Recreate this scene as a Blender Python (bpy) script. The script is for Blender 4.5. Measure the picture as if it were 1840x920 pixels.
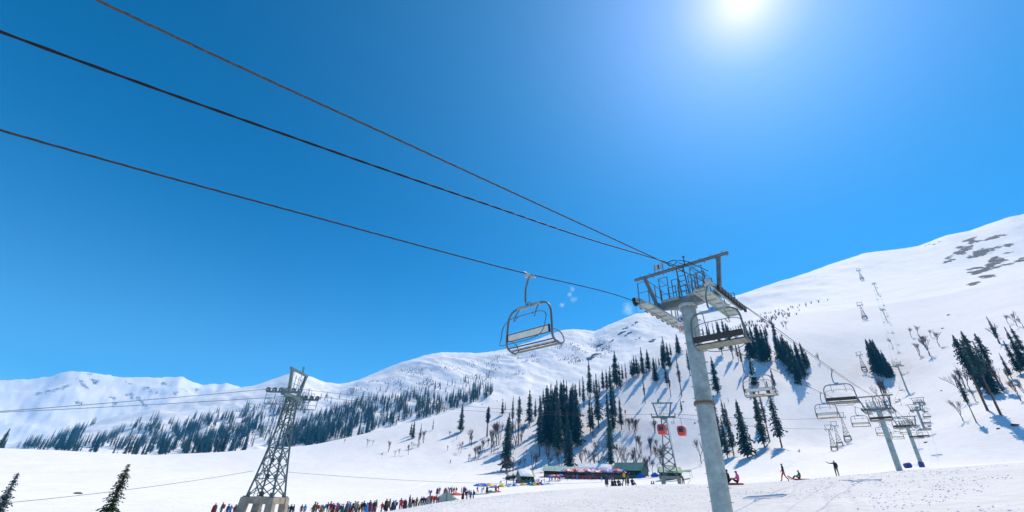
import bpy, bmesh, math, random
import numpy as np
from mathutils import Vector, Matrix

for _o in list(bpy.data.objects): bpy.data.objects.remove(_o, do_unlink=True)
scene = bpy.context.scene
COL = scene.collection
R_ = math.radians

# ------------------------------------------------------------------ camera, sky, sun, exposure
FPX = 770.0; PITCH = R_(28.4); ROLL = R_(2.4)          # focal length in photo pixels (photo 1840 wide)
_f = np.array([0, math.cos(PITCH), math.sin(PITCH)])
_r0 = np.array([1.0, 0, 0]); _u0 = np.array([0, -math.sin(PITCH), math.cos(PITCH)])
_R = math.cos(ROLL)*_r0 + math.sin(ROLL)*_u0
_U = -math.sin(ROLL)*_r0 + math.cos(ROLL)*_u0
EYE = np.array([0, 0, 1.6])
cam_d = bpy.data.cameras.new('camera'); cam = bpy.data.objects.new('camera', cam_d); COL.objects.link(cam)
cam_d.sensor_width = 36.0; cam_d.lens = FPX/1840*36.0; cam_d.clip_start = 0.1; cam_d.clip_end = 60000
M = Matrix(((_R[0], _U[0], -_f[0], 0), (_R[1], _U[1], -_f[1], 0), (_R[2], _U[2], -_f[2], 1.6), (0, 0, 0, 1)))
cam.matrix_world = M
scene.camera = cam

SUN_EL = R_(52.9); SUN_AZ = R_(41.4)
SKY_STRENGTH = 0.15
SUN_STRENGTH = 4.3
EXPOSURE = 0.36
world = bpy.data.worlds.new('World'); scene.world = world; world.use_nodes = True
nt = world.node_tree; nt.nodes.clear()
def N(nt, t, **kw):
    n = nt.nodes.new(t)
    for k, v in kw.items():
        if k.startswith('i_'):
            n.inputs[k[2:].replace('_', ' ')].default_value = v
        else: setattr(n, k, v)
    return n
sky = N(nt, 'ShaderNodeTexSky', sky_type='NISHITA', sun_disc=False, sun_elevation=SUN_EL, sun_rotation=SUN_AZ,
        altitude=2600, air_density=1.0, dust_density=2.6, ozone_density=3.0)
hsv = N(nt, 'ShaderNodeHueSaturation'); hsv.inputs['Saturation'].default_value = 2.0; hsv.inputs['Hue'].default_value = .480
bg = N(nt, 'ShaderNodeBackground'); bg.inputs['Strength'].default_value = SKY_STRENGTH
# a few wisps of cloud above the ridge
tc = N(nt, 'ShaderNodeTexCoord')
wn = N(nt, 'ShaderNodeTexNoise'); wn.inputs['Scale'].default_value = 70; wn.inputs['Detail'].default_value = 5; wn.inputs['Roughness'].default_value = .6
nt.links.new(tc.outputs['Generated'], wn.inputs['Vector'])
def pix_dir(x, y):
    d = _f + _R*(x-920)/FPX + _U*(460-y)/FPX
    return d/np.linalg.norm(d)
def wisp(x, y, size):
    d = pix_dir(x, y)
    vs = N(nt, 'ShaderNodeVectorMath', operation='DISTANCE'); vs.inputs[1].default_value = tuple(d)
    nt.links.new(tc.outputs['Generated'], vs.inputs[0])
    mr = N(nt, 'ShaderNodeMapRange'); mr.inputs['From Min'].default_value = size; mr.inputs['From Max'].default_value = 0
    nt.links.new(vs.outputs['Value'], mr.inputs['Value'])
    return mr.outputs[0]
acc = None
for w in [(1028, 519, .013), (1031, 538, .015), (1010, 548, .013), (1024, 529, .012), (1130, 556, .030), (1152, 552, .022)]:
    o = wisp(*w)
    if acc is None: acc = o
    else:
        mx = N(nt, 'ShaderNodeMath', operation='MAXIMUM'); nt.links.new(acc, mx.inputs[0]); nt.links.new(o, mx.inputs[1]); acc = mx.outputs[0]
mu = N(nt, 'ShaderNodeMath', operation='MULTIPLY'); nt.links.new(acc, mu.inputs[0]); nt.links.new(wn.outputs[0], mu.inputs[1])
mr = N(nt, 'ShaderNodeMapRange'); mr.inputs['From Min'].default_value = .22; mr.inputs['From Max'].default_value = .6; mr.inputs['To Max'].default_value = .35
nt.links.new(mu.outputs[0], mr.inputs['Value'])
mix = N(nt, 'ShaderNodeMixRGB'); mix.inputs['Color2'].default_value = (7.5, 8.2, 8.8, 1)
def scl(k, src):
    n = N(nt, 'ShaderNodeVectorMath', operation='SCALE'); n.inputs['Scale'].default_value = k; nt.links.new(src, n.inputs[0]); return n.outputs[0]
gm = N(nt, 'ShaderNodeGamma'); gm.inputs['Gamma'].default_value = 1.75
nt.links.new(scl(.1, sky.outputs[0]), gm.inputs['Color'])
nt.links.new(scl(11.8, gm.outputs[0]), hsv.inputs['Color']); nt.links.new(hsv.outputs[0], mix.inputs['Color1'])
nt.links.new(mr.outputs[0], mix.inputs['Fac'])
# the bright aureole that surrounds the sun in thin mountain air
sv = (math.sin(SUN_AZ)*math.cos(SUN_EL), math.cos(SUN_AZ)*math.cos(SUN_EL), math.sin(SUN_EL))
dp = N(nt, 'ShaderNodeVectorMath', operation='DOT_PRODUCT'); dp.inputs[1].default_value = sv; nt.links.new(tc.outputs['Generated'], dp.inputs[0])
mxz = N(nt, 'ShaderNodeMath', operation='MAXIMUM'); mxz.inputs[1].default_value = 0; nt.links.new(dp.outputs['Value'], mxz.inputs[0])
au = None
for k_, a_ in ((28, 1.0), (160, 1.0), (900, 1.8)):
    pw = N(nt, 'ShaderNodeMath', operation='POWER'); pw.inputs[1].default_value = k_; nt.links.new(mxz.outputs[0], pw.inputs[0])
    ml = N(nt, 'ShaderNodeMath', operation='MULTIPLY'); ml.inputs[1].default_value = a_; nt.links.new(pw.outputs[0], ml.inputs[0])
    if au is None: au = ml.outputs[0]
    else:
        ad_ = N(nt, 'ShaderNodeMath', operation='ADD'); nt.links.new(au, ad_.inputs[0]); nt.links.new(ml.outputs[0], ad_.inputs[1]); au = ad_.outputs[0]
cc = N(nt, 'ShaderNodeVectorMath', operation='SCALE'); cc.inputs[0].default_value = (1.5, 1.0, .85); nt.links.new(au, cc.inputs['Scale'])
# the sky pales towards the horizon
sx_ = N(nt, 'ShaderNodeSeparateXYZ'); nt.links.new(tc.outputs['Generated'], sx_.inputs[0])
iz = N(nt, 'ShaderNodeMath', operation='SUBTRACT', use_clamp=True); iz.inputs[0].default_value = 1; nt.links.new(sx_.outputs['Z'], iz.inputs[1])
pz = N(nt, 'ShaderNodeMath', operation='POWER'); pz.inputs[1].default_value = 6.5; nt.links.new(iz.outputs[0], pz.inputs[0])
hc = N(nt, 'ShaderNodeVectorMath', operation='SCALE'); hc.inputs[0].default_value = (4.0, 4.2, 1.6); nt.links.new(pz.outputs[0], hc.inputs['Scale'])
wp = N(nt, 'ShaderNodeMath', operation='POWER'); wp.inputs[1].default_value = 5; nt.links.new(mxz.outputs[0], wp.inputs[0])
wc = N(nt, 'ShaderNodeVectorMath', operation='SCALE'); wc.inputs[0].default_value = (.5, 1.05, 1.6); nt.links.new(wp.outputs[0], wc.inputs['Scale'])
ws = N(nt, 'ShaderNodeVectorMath', operation='ADD'); nt.links.new(mix.outputs[0], ws.inputs[0]); nt.links.new(wc.outputs[0], ws.inputs[1])
hs = N(nt, 'ShaderNodeVectorMath', operation='ADD'); nt.links.new(ws.outputs[0], hs.inputs[0]); nt.links.new(hc.outputs[0], hs.inputs[1])
sm = N(nt, 'ShaderNodeVectorMath', operation='ADD'); nt.links.new(hs.outputs[0], sm.inputs[0]); nt.links.new(cc.outputs[0], sm.inputs[1])
wo = N(nt, 'ShaderNodeOutputWorld'); nt.links.new(sm.outputs[0], bg.inputs['Color']); nt.links.new(bg.outputs[0], wo.inputs['Surface'])

sd = bpy.data.lights.new('sun', 'SUN'); so = bpy.data.objects.new('sun', sd); COL.objects.link(so)
sd.energy = SUN_STRENGTH; sd.angle = R_(.53); sd.color = (1, .86, .685)
sdir = Vector((math.sin(SUN_AZ)*math.cos(SUN_EL), math.cos(SUN_AZ)*math.cos(SUN_EL), math.sin(SUN_EL)))
so.rotation_euler = (-sdir).to_track_quat('-Z', 'Y').to_euler()
vs_ = scene.view_settings; vs_.view_transform = 'Standard'; vs_.look = 'None'; vs_.gamma = 1; vs_.use_curve_mapping = False
vs_.exposure = EXPOSURE
scene.render.engine = 'CYCLES'
scene.cycles.volume_bounces = 1
scene.cycles.volume_step_rate = 10
HAZE_DENSITY = 1.3e-4

rnd = random.Random(7); rng = np.random.default_rng(7)

# ------------------------------------------------------------------ pixel helpers (photo pixels -> rays from where the photographer stood)
def azp(x, y, Dh):
    d = _f + _R*(x-920)/FPX + _U*(460-y)/FPX
    return EYE + d*Dh/math.hypot(d[0], d[1])
def proj(p):
    d = np.asarray(p, float)-EYE; z = d@_f
    return 920+FPX*(d@_R)/z, 460-FPX*(d@_U)/z, z

# ------------------------------------------------------------------ materials
MATS = {}
def mat(name, col, rough=.6, metal=0.0, var=0.0, scale=5.0, bump=0.0, spec=.5, emis=None):
    if name in MATS: return MATS[name]
    m = bpy.data.materials.new(name); m.use_nodes = True
    t = m.node_tree; b = t.nodes['Principled BSDF']
    b.inputs['Base Color'].default_value = (*col, 1); b.inputs['Roughness'].default_value = rough
    b.inputs['Metallic'].default_value = metal; b.inputs['Specular IOR Level'].default_value = spec
    if var > 0 or bump > 0:
        tcn = t.nodes.new('ShaderNodeTexCoord'); no = t.nodes.new('ShaderNodeTexNoise')
        no.inputs['Scale'].default_value = scale; no.inputs['Detail'].default_value = 6; no.inputs['Roughness'].default_value = .65
        t.links.new(tcn.outputs['Object'], no.inputs['Vector'])
        if var > 0:
            cr = t.nodes.new('ShaderNodeValToRGB')
            cr.color_ramp.elements[0].position = .3; cr.color_ramp.elements[1].position = .7
            cr.color_ramp.elements[0].color = (*[c*(1-var) for c in col], 1)
            cr.color_ramp.elements[1].color = (*[min(1, c*(1+var)) for c in col], 1)
            t.links.new(no.outputs[0], cr.inputs[0]); t.links.new(cr.outputs[0], b.inputs['Base Color'])
        if bump > 0:
            bp = t.nodes.new('ShaderNodeBump'); bp.inputs['Strength'].default_value = bump; bp.inputs['Distance'].default_value = .05
            t.links.new(no.outputs[0], bp.inputs['Height']); t.links.new(bp.outputs[0], b.inputs['Normal'])
    MATS[name] = m; return m

galv = mat('galvanised steel', (.32, .40, .39), .5, .35, .35, 2.2, .05)
galv_l = mat('weathered light steel', (.42, .48, .46), .55, .3, .3, 3)
galv_d = mat('dark grey steel', (.13, .17, .18), .5, .4, .25, 4)
lat_steel = mat('lattice steel', (.12, .19, .19), .55, .3, .3, 2)
rubber = mat('black rubber', (.02, .02, .022), .7, 0, .2, 9)
rope_m = mat('steel rope', (.045, .05, .052), .85, 0, .3, 30, 0, .1)
rope_g = mat('grey steel rope', (.07, .075, .075), .9, 0, .4, 25, 0, .1)
conc = mat('weathered concrete', (.33, .30, .24), .9, 0, .35, 1.5, .2)
blue_pl = mat('blue plate', (.08, .28, .55), .4)
white_pl = mat('white plate', (.8, .8, .78), .4)
black_p = mat('black paint', (.012, .012, .014), .7, 0, 0, 5, 0, .2)
red_p = mat('red paint', (.65, .04, .03), .35, 0, .15, 3)
pad_u = mat('shaded seat underside pad', (.27, .27, .22), .6, 0, .15, 5)  # pad tone darkened, the shade under the seat put into its colour
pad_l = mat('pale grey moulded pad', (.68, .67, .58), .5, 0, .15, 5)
pad_d = mat('black moulded pad', (.02, .022, .022), .5, 0, .2, 6)
glass_m = mat('dark cabin window', (.03, .04, .05), .08)
rust = mat('rusty flange', (.22, .19, .13), .8, .2, .4, 12)
bark = mat('conifer bark', (.10, .075, .055), .9, 0, .4, 3)
bare_m = mat('bare bark', (.11, .085, .08), .9, 0, .35, 2)
twig_m = mat('bare twigs', (.085, .065, .068), .9, 0, .3, 2)
green_roof = mat('green sheet roof', (.10, .24, .20), .5, .1, .25, .8)
green_wall = mat('green painted boards', (.04, .15, .12), .7, 0, .25, 1.2)
wood = mat('weathered wood', (.16, .11, .07), .85, 0, .4, 3)
roof_snow = mat('snow lying on roof', (.85, .87, .9), .7)
rock_m = mat('dark rock', (.07, .065, .06), .9, 0, .5, .4, .4)

def foliage_mat(name, a, b_, c):
    m = bpy.data.materials.new(name); m.use_nodes = True; t = m.node_tree; b = t.nodes['Principled BSDF']
    tcn = t.nodes.new('ShaderNodeTexCoord'); no = t.nodes.new('ShaderNodeTexNoise'); no.inputs['Scale'].default_value = .9; no.inputs['Detail'].default_value = 4
    oi = t.nodes.new('ShaderNodeObjectInfo')
    ad = t.nodes.new('ShaderNodeMath'); ad.operation = 'MULTIPLY_ADD'; ad.inputs[1].default_value = .35; 
    t.links.new(tcn.outputs['Object'], no.inputs['Vector'])
    t.links.new(oi.outputs['Random'], ad.inputs[0]); t.links.new(no.outputs[0], ad.inputs[2])
    cr = t.nodes.new('ShaderNodeValToRGB'); cr.color_ramp.elements[0].position = .42; cr.color_ramp.elements[0].color = (*a, 1)
    cr.color_ramp.elements[1].position = .95; cr.color_ramp.elements[1].color = (*c, 1)
    e = cr.color_ramp.elements.new(.68); e.color = (*b_, 1)
    t.links.new(ad.outputs[0], cr.inputs[0]); t.links.new(cr.outputs[0], b.inputs['Base Color'])
    b.inputs['Roughness'].default_value = .75; b.inputs['Specular IOR Level'].default_value = .25
    return m
needle_m = foliage_mat('fir needles', (.016, .065, .082), (.028, .090, .098), (.055, .12, .095))
needle_y = foliage_mat('sunlit fir needles', (.03, .055, .02), (.06, .085, .025), (.11, .12, .03))  # a yellower green than the other firs have

def snow_mat(name, scale_list, rock=False, dark=.8, lite=.9):
    m = bpy.data.materials.new(name); m.use_nodes = True; t = m.node_tree; b = t.nodes['Principled BSDF']
    b.inputs['Roughness'].default_value = .8; b.inputs['Specular IOR Level'].default_value = .08
    g = t.nodes.new('ShaderNodeNewGeometry')
    h = None
    for sc, amt in scale_list:
        no = t.nodes.new('ShaderNodeTexNoise'); no.inputs['Scale'].default_value = sc; no.inputs['Detail'].default_value = 4; no.inputs['Roughness'].default_value = .6
        t.links.new(g.outputs['Position'], no.inputs['Vector'])
        mm = t.nodes.new('ShaderNodeMath'); mm.operation = 'MULTIPLY'; mm.inputs[1].default_value = amt
        t.links.new(no.outputs[0], mm.inputs[0])
        if h is None: h = mm.outputs[0]
        else:
            a = t.nodes.new('ShaderNodeMath'); a.operation = 'ADD'; t.links.new(h, a.inputs[0]); t.links.new(mm.outputs[0], a.inputs[1]); h = a.outputs[0]
    bp = t.nodes.new('ShaderNodeBump'); bp.inputs['Strength'].default_value = 1.0; bp.inputs['Distance'].default_value = 1.0
    t.links.new(h, bp.inputs['Height']); t.links.new(bp.outputs[0], b.inputs['Normal'])
    # old snow is not one even white: faint grey-cream dirt patches
    n2 = t.nodes.new('ShaderNodeTexNoise'); n2.inputs['Scale'].default_value = .35; n2.inputs['Detail'].default_value = 8; n2.inputs['Roughness'].default_value = .7
    t.links.new(g.outputs['Position'], n2.inputs['Vector'])
    cr = t.nodes.new('ShaderNodeValToRGB'); cr.color_ramp.elements[0].position = .3; cr.color_ramp.elements[0].color = (dark, dark*1.005, dark*1.02, 1)
    cr.color_ramp.elements[1].position = .6; cr.color_ramp.elements[1].color = (lite, lite*1.003, lite*1.015, 1)
    t.links.new(n2.outputs[0], cr.inputs[0]); col = cr.outputs[0]
    if not rock:      # trodden, dirtier snow where people walk; darkened also to offset sun on flat ground
        at = t.nodes.new('ShaderNodeAttribute'); at.attribute_name = 'rock'
        mx = t.nodes.new('ShaderNodeMixRGB'); mx.blend_type = 'MULTIPLY'; mx.inputs['Color2'].default_value = (.80, .80, .795, 1)
        t.links.new(at.outputs['Fac'], mx.inputs['Fac']); t.links.new(col, mx.inputs['Color1']); col = mx.outputs[0]
    if rock:
        at = t.nodes.new('ShaderNodeAttribute'); at.attribute_name = 'rock'
        n3 = t.nodes.new('ShaderNodeTexNoise'); n3.inputs['Scale'].default_value = .16; n3.inputs['Detail'].default_value = 8; n3.inputs['Roughness'].default_value = .6
        t.links.new(g.outputs['Position'], n3.inputs['Vector'])
        a = t.nodes.new('ShaderNodeMath'); a.operation = 'MULTIPLY_ADD'; a.inputs[1].default_value = 2.6; a.inputs[2].default_value = -1.32
        t.links.new(n3.outputs[0], a.inputs[0])
        a2 = t.nodes.new('ShaderNodeMath'); a2.operation = 'ADD'; t.links.new(a.outputs[0], a2.inputs[0]); t.links.new(at.outputs['Fac'], a2.inputs[1])
        rr = t.nodes.new('ShaderNodeMapRange'); rr.inputs['From Min'].default_value = .50; rr.inputs['From Max'].default_value = .53
        t.links.new(a2.outputs[0], rr.inputs['Value'])
        mx = t.nodes.new('ShaderNodeMixRGB'); mx.inputs['Color2'].default_value = (.02, .045, .08, 1)
        t.links.new(rr.outputs[0], mx.inputs['Fac']); t.links.new(col, mx.inputs['Color1']); col = mx.outputs[0]
    t.links.new(col, b.inputs['Base Color'])
    return m
snow_near = snow_mat('wind crusted snow', [(1.6, .10), (6.0, .035)], dark=.78, lite=.88)
snow_mid = snow_mat('smooth snow slope', [(.12, .35), (.9, .05)], dark=.80, lite=.88)
snow_far = snow_mat('mountain snow', [(.012, 4.0), (.06, 1.0)], rock=True, dark=.91, lite=.94)

# ------------------------------------------------------------------ mesh builder
class MB:
    def __init__(s): s.v = []; s.f = []; s.m = []
    def add(s, vs, fs, mi=0):
        o = len(s.v); s.v.extend(tuple(map(float, p)) for p in vs); s.f.extend(tuple(i+o for i in f) for f in fs); s.m.extend([mi]*len(fs))
    def box(s, c, sz, rot=None, mi=0):
        hx, hy, hz = [k/2 for k in sz]
        P = [Vector((x, y, z)) for z in (-hz, hz) for (x, y) in ((-hx, -hy), (hx, -hy), (hx, hy), (-hx, hy))]
        if rot is not None: P = [rot @ p for p in P]
        c = Vector(c); P = [p+c for p in P]
        s.add(P, [(3, 2, 1, 0), (4, 5, 6, 7), (0, 1, 5, 4), (1, 2, 6, 5), (2, 3, 7, 6), (3, 0, 4, 7)], mi)
    def bar(s, a, b, w, h=None, mi=0, up=Vector((0, 0, 1))):
        a = Vector(a); b = Vector(b); d = b-a; L = d.length
        if L < 1e-6: return
        z = d/L
        x = up.cross(z)
        if x.length < 1e-3: x = Vector((1, 0, 0)).cross(z)
        x.normalize(); y = z.cross(x)
        rot = Matrix((x, y, z)).transposed()
        s.box((a+b)/2, (w, h or w, L), rot, mi)
    def tube(s, pts, r, n=8, mi=0, cap=True):
        pts = [Vector(p) for p in pts]; k = len(pts)
        rs = r if isinstance(r, (list, tuple)) else [r]*k
        V = []; px = None
        for i, p in enumerate(pts):
            d = (pts[min(i+1, k-1)]-pts[max(i-1, 0)]).normalized()
            if px is None:
                px = Vector((0, 0, 1)).cross(d)
                if px.length < 1e-2: px = Vector((1, 0, 0)).cross(d)
            else: px = px - d*px.dot(d)
            px.normalize(); py = d.cross(px)
            for j in range(n):
                a = 2*math.pi*j/n
                V.append(p+(px*math.cos(a)+py*math.sin(a))*rs[i])
        F = []
        for i in range(k-1):
            for j in range(n):
                j2 = (j+1) % n
                F.append((i*n+j, i*n+j2, (i+1)*n+j2, (i+1)*n+j))
        if cap: F.append(tuple(range(n-1, -1, -1))); F.append(tuple((k-1)*n+j for j in range(n)))
        s.add(V, F, mi)
    def cyl(s, c, axis, r, L, n=16, mi=0, bev=0):
        c = Vector(c); a = Vector(axis).normalized()
        if bev: s.tube([c-a*L/2, c-a*(L/2-bev), c+a*(L/2-bev), c+a*L/2], [r-bev, r, r, r-bev], n, mi)
        else: s.tube([c-a*L/2, c+a*L/2], r, n, mi)
    def ball(s, c, r, sub=1, mi=0, sc=(1, 1, 1)):
        b = bmesh.new(); bmesh.ops.create_icosphere(b, subdivisions=sub, radius=r)
        s.add([(c[0]+v.co.x*sc[0], c[1]+v.co.y*sc[1], c[2]+v.co.z*sc[2]) for v in b.verts], [tuple(v.index for v in f.verts) for f in b.faces], mi); b.free()
    def mesh(s, name, mats, smooth=False):
        me = bpy.data.meshes.new(name); me.from_pydata(s.v, [], s.f)
        for m in (mats if isinstance(mats, (list, tuple)) else [mats]): me.materials.append(m)
        if any(s.m): me.polygons.foreach_set('material_index', s.m)
        if smooth:
            me.shade_smooth() if hasattr(me, 'shade_smooth') else None
            me.set_sharp_from_angle(angle=R_(40))
        me.update(); return me
    def build(s, name, mats, parent=None, smooth=False, loc=None):
        o = bpy.data.objects.new(name, s.mesh(name, mats, smooth)); COL.objects.link(o)
        if parent is not None: o.parent = parent
        if loc is not None: o.location = loc
        return o

def empty(name, loc, rz=0.0):
    o = bpy.data.objects.new(name, None); COL.objects.link(o); o.location = loc; o.rotation_euler = (0, 0, rz); o.empty_display_size = .3
    return o
def tag(o, label=None, cat=None, group=None, kind=None):
    if label: o['label'] = label
    if cat: o['category'] = cat
    if group: o['group'] = group
    if kind: o['kind'] = kind
    return o
def kids(o):
    return [c for c in o.children]
def copy_tree(o, parent=None):
    c = o.copy(); COL.objects.link(c)
    if parent is not None: c.parent = parent
    for ch in list(o.children): copy_tree(ch, c)
    return c

# ------------------------------------------------------------------ terrain
def _hash(ix, iy, seed):
    h = (ix.astype(np.int64)*374761393 + iy.astype(np.int64)*668265263 + seed*974711) & 0x7fffffff
    h = ((h ^ (h >> 13))*1274126177) & 0x7fffffff
    return (h ^ (h >> 16)) & 0xffff
def perlin(x, y, seed=0):
    xi = np.floor(x); yi = np.floor(y); xf = x-xi; yf = y-yi
    u = xf*xf*xf*(xf*(xf*6-15)+10); v = yf*yf*yf*(yf*(yf*6-15)+10)
    def g(dx, dy):
        a = _hash(xi+dx, yi+dy, seed)/65536.0*2*np.pi
        return np.cos(a)*(xf-dx)+np.sin(a)*(yf-dy)
    return (g(0, 0)*(1-u)+g(1, 0)*u)*(1-v)+(g(0, 1)*(1-u)+g(1, 1)*u)*v
def fbm(x, y, oc=4, seed=0, gain=.5):
    s = 0; a = 1
    for k in range(oc):
        s = s+a*perlin(x*2**k, y*2**k, seed+k*17); a *= gain
    return s
def ridged(x, y, oc=4, seed=0):
    s = 0; a = 1
    for k in range(oc):
        s = s+a*(1-2*np.abs(perlin(x*2**k, y*2**k, seed+k*17))*1.4); a *= .5
    return s

# skeleton of the land: each line follows a crest, foot or hollow; (photo x, photo y, horizontal metres)
LINES = [
 [(-400, 940, 18), (0, 940, 18), (800, 945, 18), (1200, 955, 20), (1380, 955, 20), (1600, 945, 18), (1840, 936, 17), (2300, 930, 17)],
 [(-400, 938, 40), (0, 938, 40), (400, 936, 40), (600, 927, 42), (690, 921, 43), (800, 901, 44), (900, 890.5, 45), (1000, 881, 45), (1180, 870, 45), (1300, 871, 44), (1440, 863, 44), (1500, 857, 46), (1620, 846.5, 55), (1840, 832, 55), (2200, 812, 55)],
 [(-400, 935, 70), (0, 936, 70), (400, 933, 70), (560, 930, 70), (700, 923, 70), (740, 917, 72), (800, 908, 74), (830, 904, 76), (900, 893, 82), (960, 886, 92), (1100, 874, 92), (1207, 874, 92), (1300, 873, 80), (1440, 863, 80), (1620, 845, 84), (1840, 830, 95), (2200, 808, 95)],
 [(-400, 870, 110), (0, 878, 110), (300, 885, 110), (600, 893, 110), (700, 890, 110), (800, 883, 115), (930, 873, 145), (1000, 867, 170), (1100, 862, 180), (1207, 868, 140), (1300, 860, 130), (1450, 848, 130), (1620, 840, 125), (1656, 837, 130), (1840, 825, 140), (2200, 795, 140)],
 [(-400, 835, 200), (0, 848, 200), (300, 852, 200), (600, 855, 200), (800, 852, 200), (870, 854, 205), (960, 856, 205), (1160, 853, 205), (1250, 843, 190), (1330, 826, 180), (1410, 806, 180), (1500, 808, 215), (1640, 772, 200), (1700, 762, 190), (1750, 752, 178), (1840, 745, 175), (2200, 690, 175)],
 [(-400, 812, 280), (0, 822, 280), (270, 831, 280), (400, 829, 280), (560, 820, 270), (700, 802, 265), (830, 792, 265), (950, 775, 265), (1060, 760, 265), (1200, 745, 255), (1330, 735, 245), (1400, 700, 260), (1450, 690, 270), (1500, 700, 300), (1620, 700, 300), (1720, 680, 260), (1840, 660, 240), (2200, 600, 240)],
 [(-400, 795, 330), (0, 805, 330), (100, 809, 330), (270, 818, 330), (400, 812, 320), (560, 800, 320), (640, 783, 320), (700, 768, 325), (830, 736, 340), (950, 708, 350), (1060, 685, 360), (1130, 650, 370), (1200, 618, 380), (1350, 590, 420), (1450, 590, 430), (1550, 590, 440), (1700, 575, 430), (1840, 545, 400), (2200, 480, 400)],
 [(-400, 812, 520), (0, 825, 540), (400, 832, 540), (560, 824, 520), (700, 800, 480), (830, 765, 470), (950, 735, 470), (1060, 708, 470), (1130, 672, 470), (1200, 630, 480), (1350, 575, 560), (1450, 560, 580), (1550, 545, 600), (1700, 520, 600), (1840, 500, 560), (2200, 430, 560)],
 [(-400, 818, 950), (0, 815, 950), (200, 812, 950), (300, 806, 950), (400, 795, 950), (500, 795, 900), (600, 768, 900), (760, 728, 900), (900, 690, 900), (1060, 658, 900), (1200, 607, 880), (1350, 558, 860), (1500, 510, 850), (1700, 475, 850), (1840, 460, 820), (2200, 400, 820)],
 [(-400, 814, 1900), (0, 803, 1900), (30, 798, 1900), (100, 782, 1900), (200, 752, 1900), (300, 727, 1900), (400, 703, 1900), (460, 692, 1900), (495, 681, 1900), (530, 669, 1900), (560, 678, 1850), (585, 688, 1800), (612, 691, 1750), (640, 684, 1700), (680, 668, 1700), (720, 652, 1700), (760, 640, 1700), (795, 633, 1680), (860, 634, 1650), (885, 632, 1650), (920, 624, 1620), (970, 608, 1600), (1010, 594, 1580), (1030, 592, 1560), (1068, 595, 1540), (1090, 584, 1520), (1140, 564, 1480), (1210, 556, 1450), (1330, 529, 1380), (1400, 506, 1350), (1450, 490, 1320), (1500, 473, 1300), (1550, 456, 1290), (1600, 449, 1280), (1650, 443, 1270), (1700, 424, 1260), (1745, 415, 1250), (1780, 402, 1250), (1815, 390, 1250), (1840, 385, 1250), (2000, 345, 1250), (2400, 300, 1250)],
 [(-400, 815, 2700), (0, 812, 2700), (200, 800, 2700), (400, 735, 2700), (530, 705, 2600), (612, 720, 2500), (760, 680, 2500), (1010, 640, 2400), (1330, 570, 2300), (1840, 430, 2200), (2400, 340, 2200)],
 [(-400, 694, 4200), (0, 686, 4200), (60, 683, 4200), (85, 680, 4200), (105, 674, 4200), (122, 671, 4200), (150, 670, 4200), (180, 674, 4200), (210, 678, 4200), (265, 680, 4200), (300, 682, 4200), (325, 678, 4200), (345, 686, 4200), (362, 694, 4300), (380, 691, 4400), (392, 694, 4400), (405, 689, 4400), (425, 695, 4400), (450, 705, 4400), (560, 720, 4400), (1000, 660, 4300), (1840, 500, 4200), (2400, 420, 4200)],
 [(-400, 760, 7500), (0, 760, 7500), (500, 760, 7500), (1000, 740, 7500), (1840, 650, 7500), (2400, 600, 7500)],
]
SMOOTH = [3, 1.0, 1.5, 1.5, 1.5, 1.5, .8, 1.5, 1.5, .12, 1.0, .12, 2]
az_f = np.arange(-63, 63.01, .12)
az_all = np.concatenate([np.linspace(-180, -64, 40), az_f, np.linspace(64, 180, 40)])
lr = [3.0, 6.0, 10.0]
r = 12.0
while r < 62: lr.append(r); r *= 1.0065
while r < 7500: lr.append(r); r *= (1.0065 if 1050 < r < 1500 else 1.0155)
lr.append(7500.0); r_all = np.array(lr)

KE = []; KR = []
for L, sm in zip(LINES, SMOOTH):
    a = []; e = []; rr = []
    for (x, y, D) in L:
        p = azp(x, y, D); a.append(math.degrees(math.atan2(p[0], p[1]))); e.append((p[2]-1.6)/D); rr.append(D)
    fa = np.arange(-180, 180.01, .12)
    ee = np.interp(fa, a, e); re_ = np.interp(fa, a, rr)
    # behind the photographer the land settles to one gentle level
    w = np.clip((np.abs(fa)-90)/70, 0, 1)
    ee = ee*(1-w)+w*np.clip(np.mean(ee), -.03, .12); re_ = re_*(1-w)+w*np.median(rr)
    def sm_(v, s):
        if s < .13: s = .13
        n = int(4*s/.12)+1; k = np.exp(-.5*(np.arange(-n, n+1)*.12/s)**2); k /= k.sum()
        return np.convolve(np.pad(v, n, mode='edge'), k, mode='valid')
    KE.append(np.interp(az_all, fa, sm_(ee, sm))); KR.append(np.interp(az_all, fa, sm_(re_, max(sm, 1.0))))
KE = [np.full_like(az_all, (0.0-1.6)/3), np.full_like(az_all, (0.15-1.6)/7)] + KE
KR = [np.full_like(az_all, 3.0), np.full_like(az_all, 7.0)] + KR
KE = np.array(KE); KR = np.array(KR)         # K x A
XL = np.log(KR)
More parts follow.
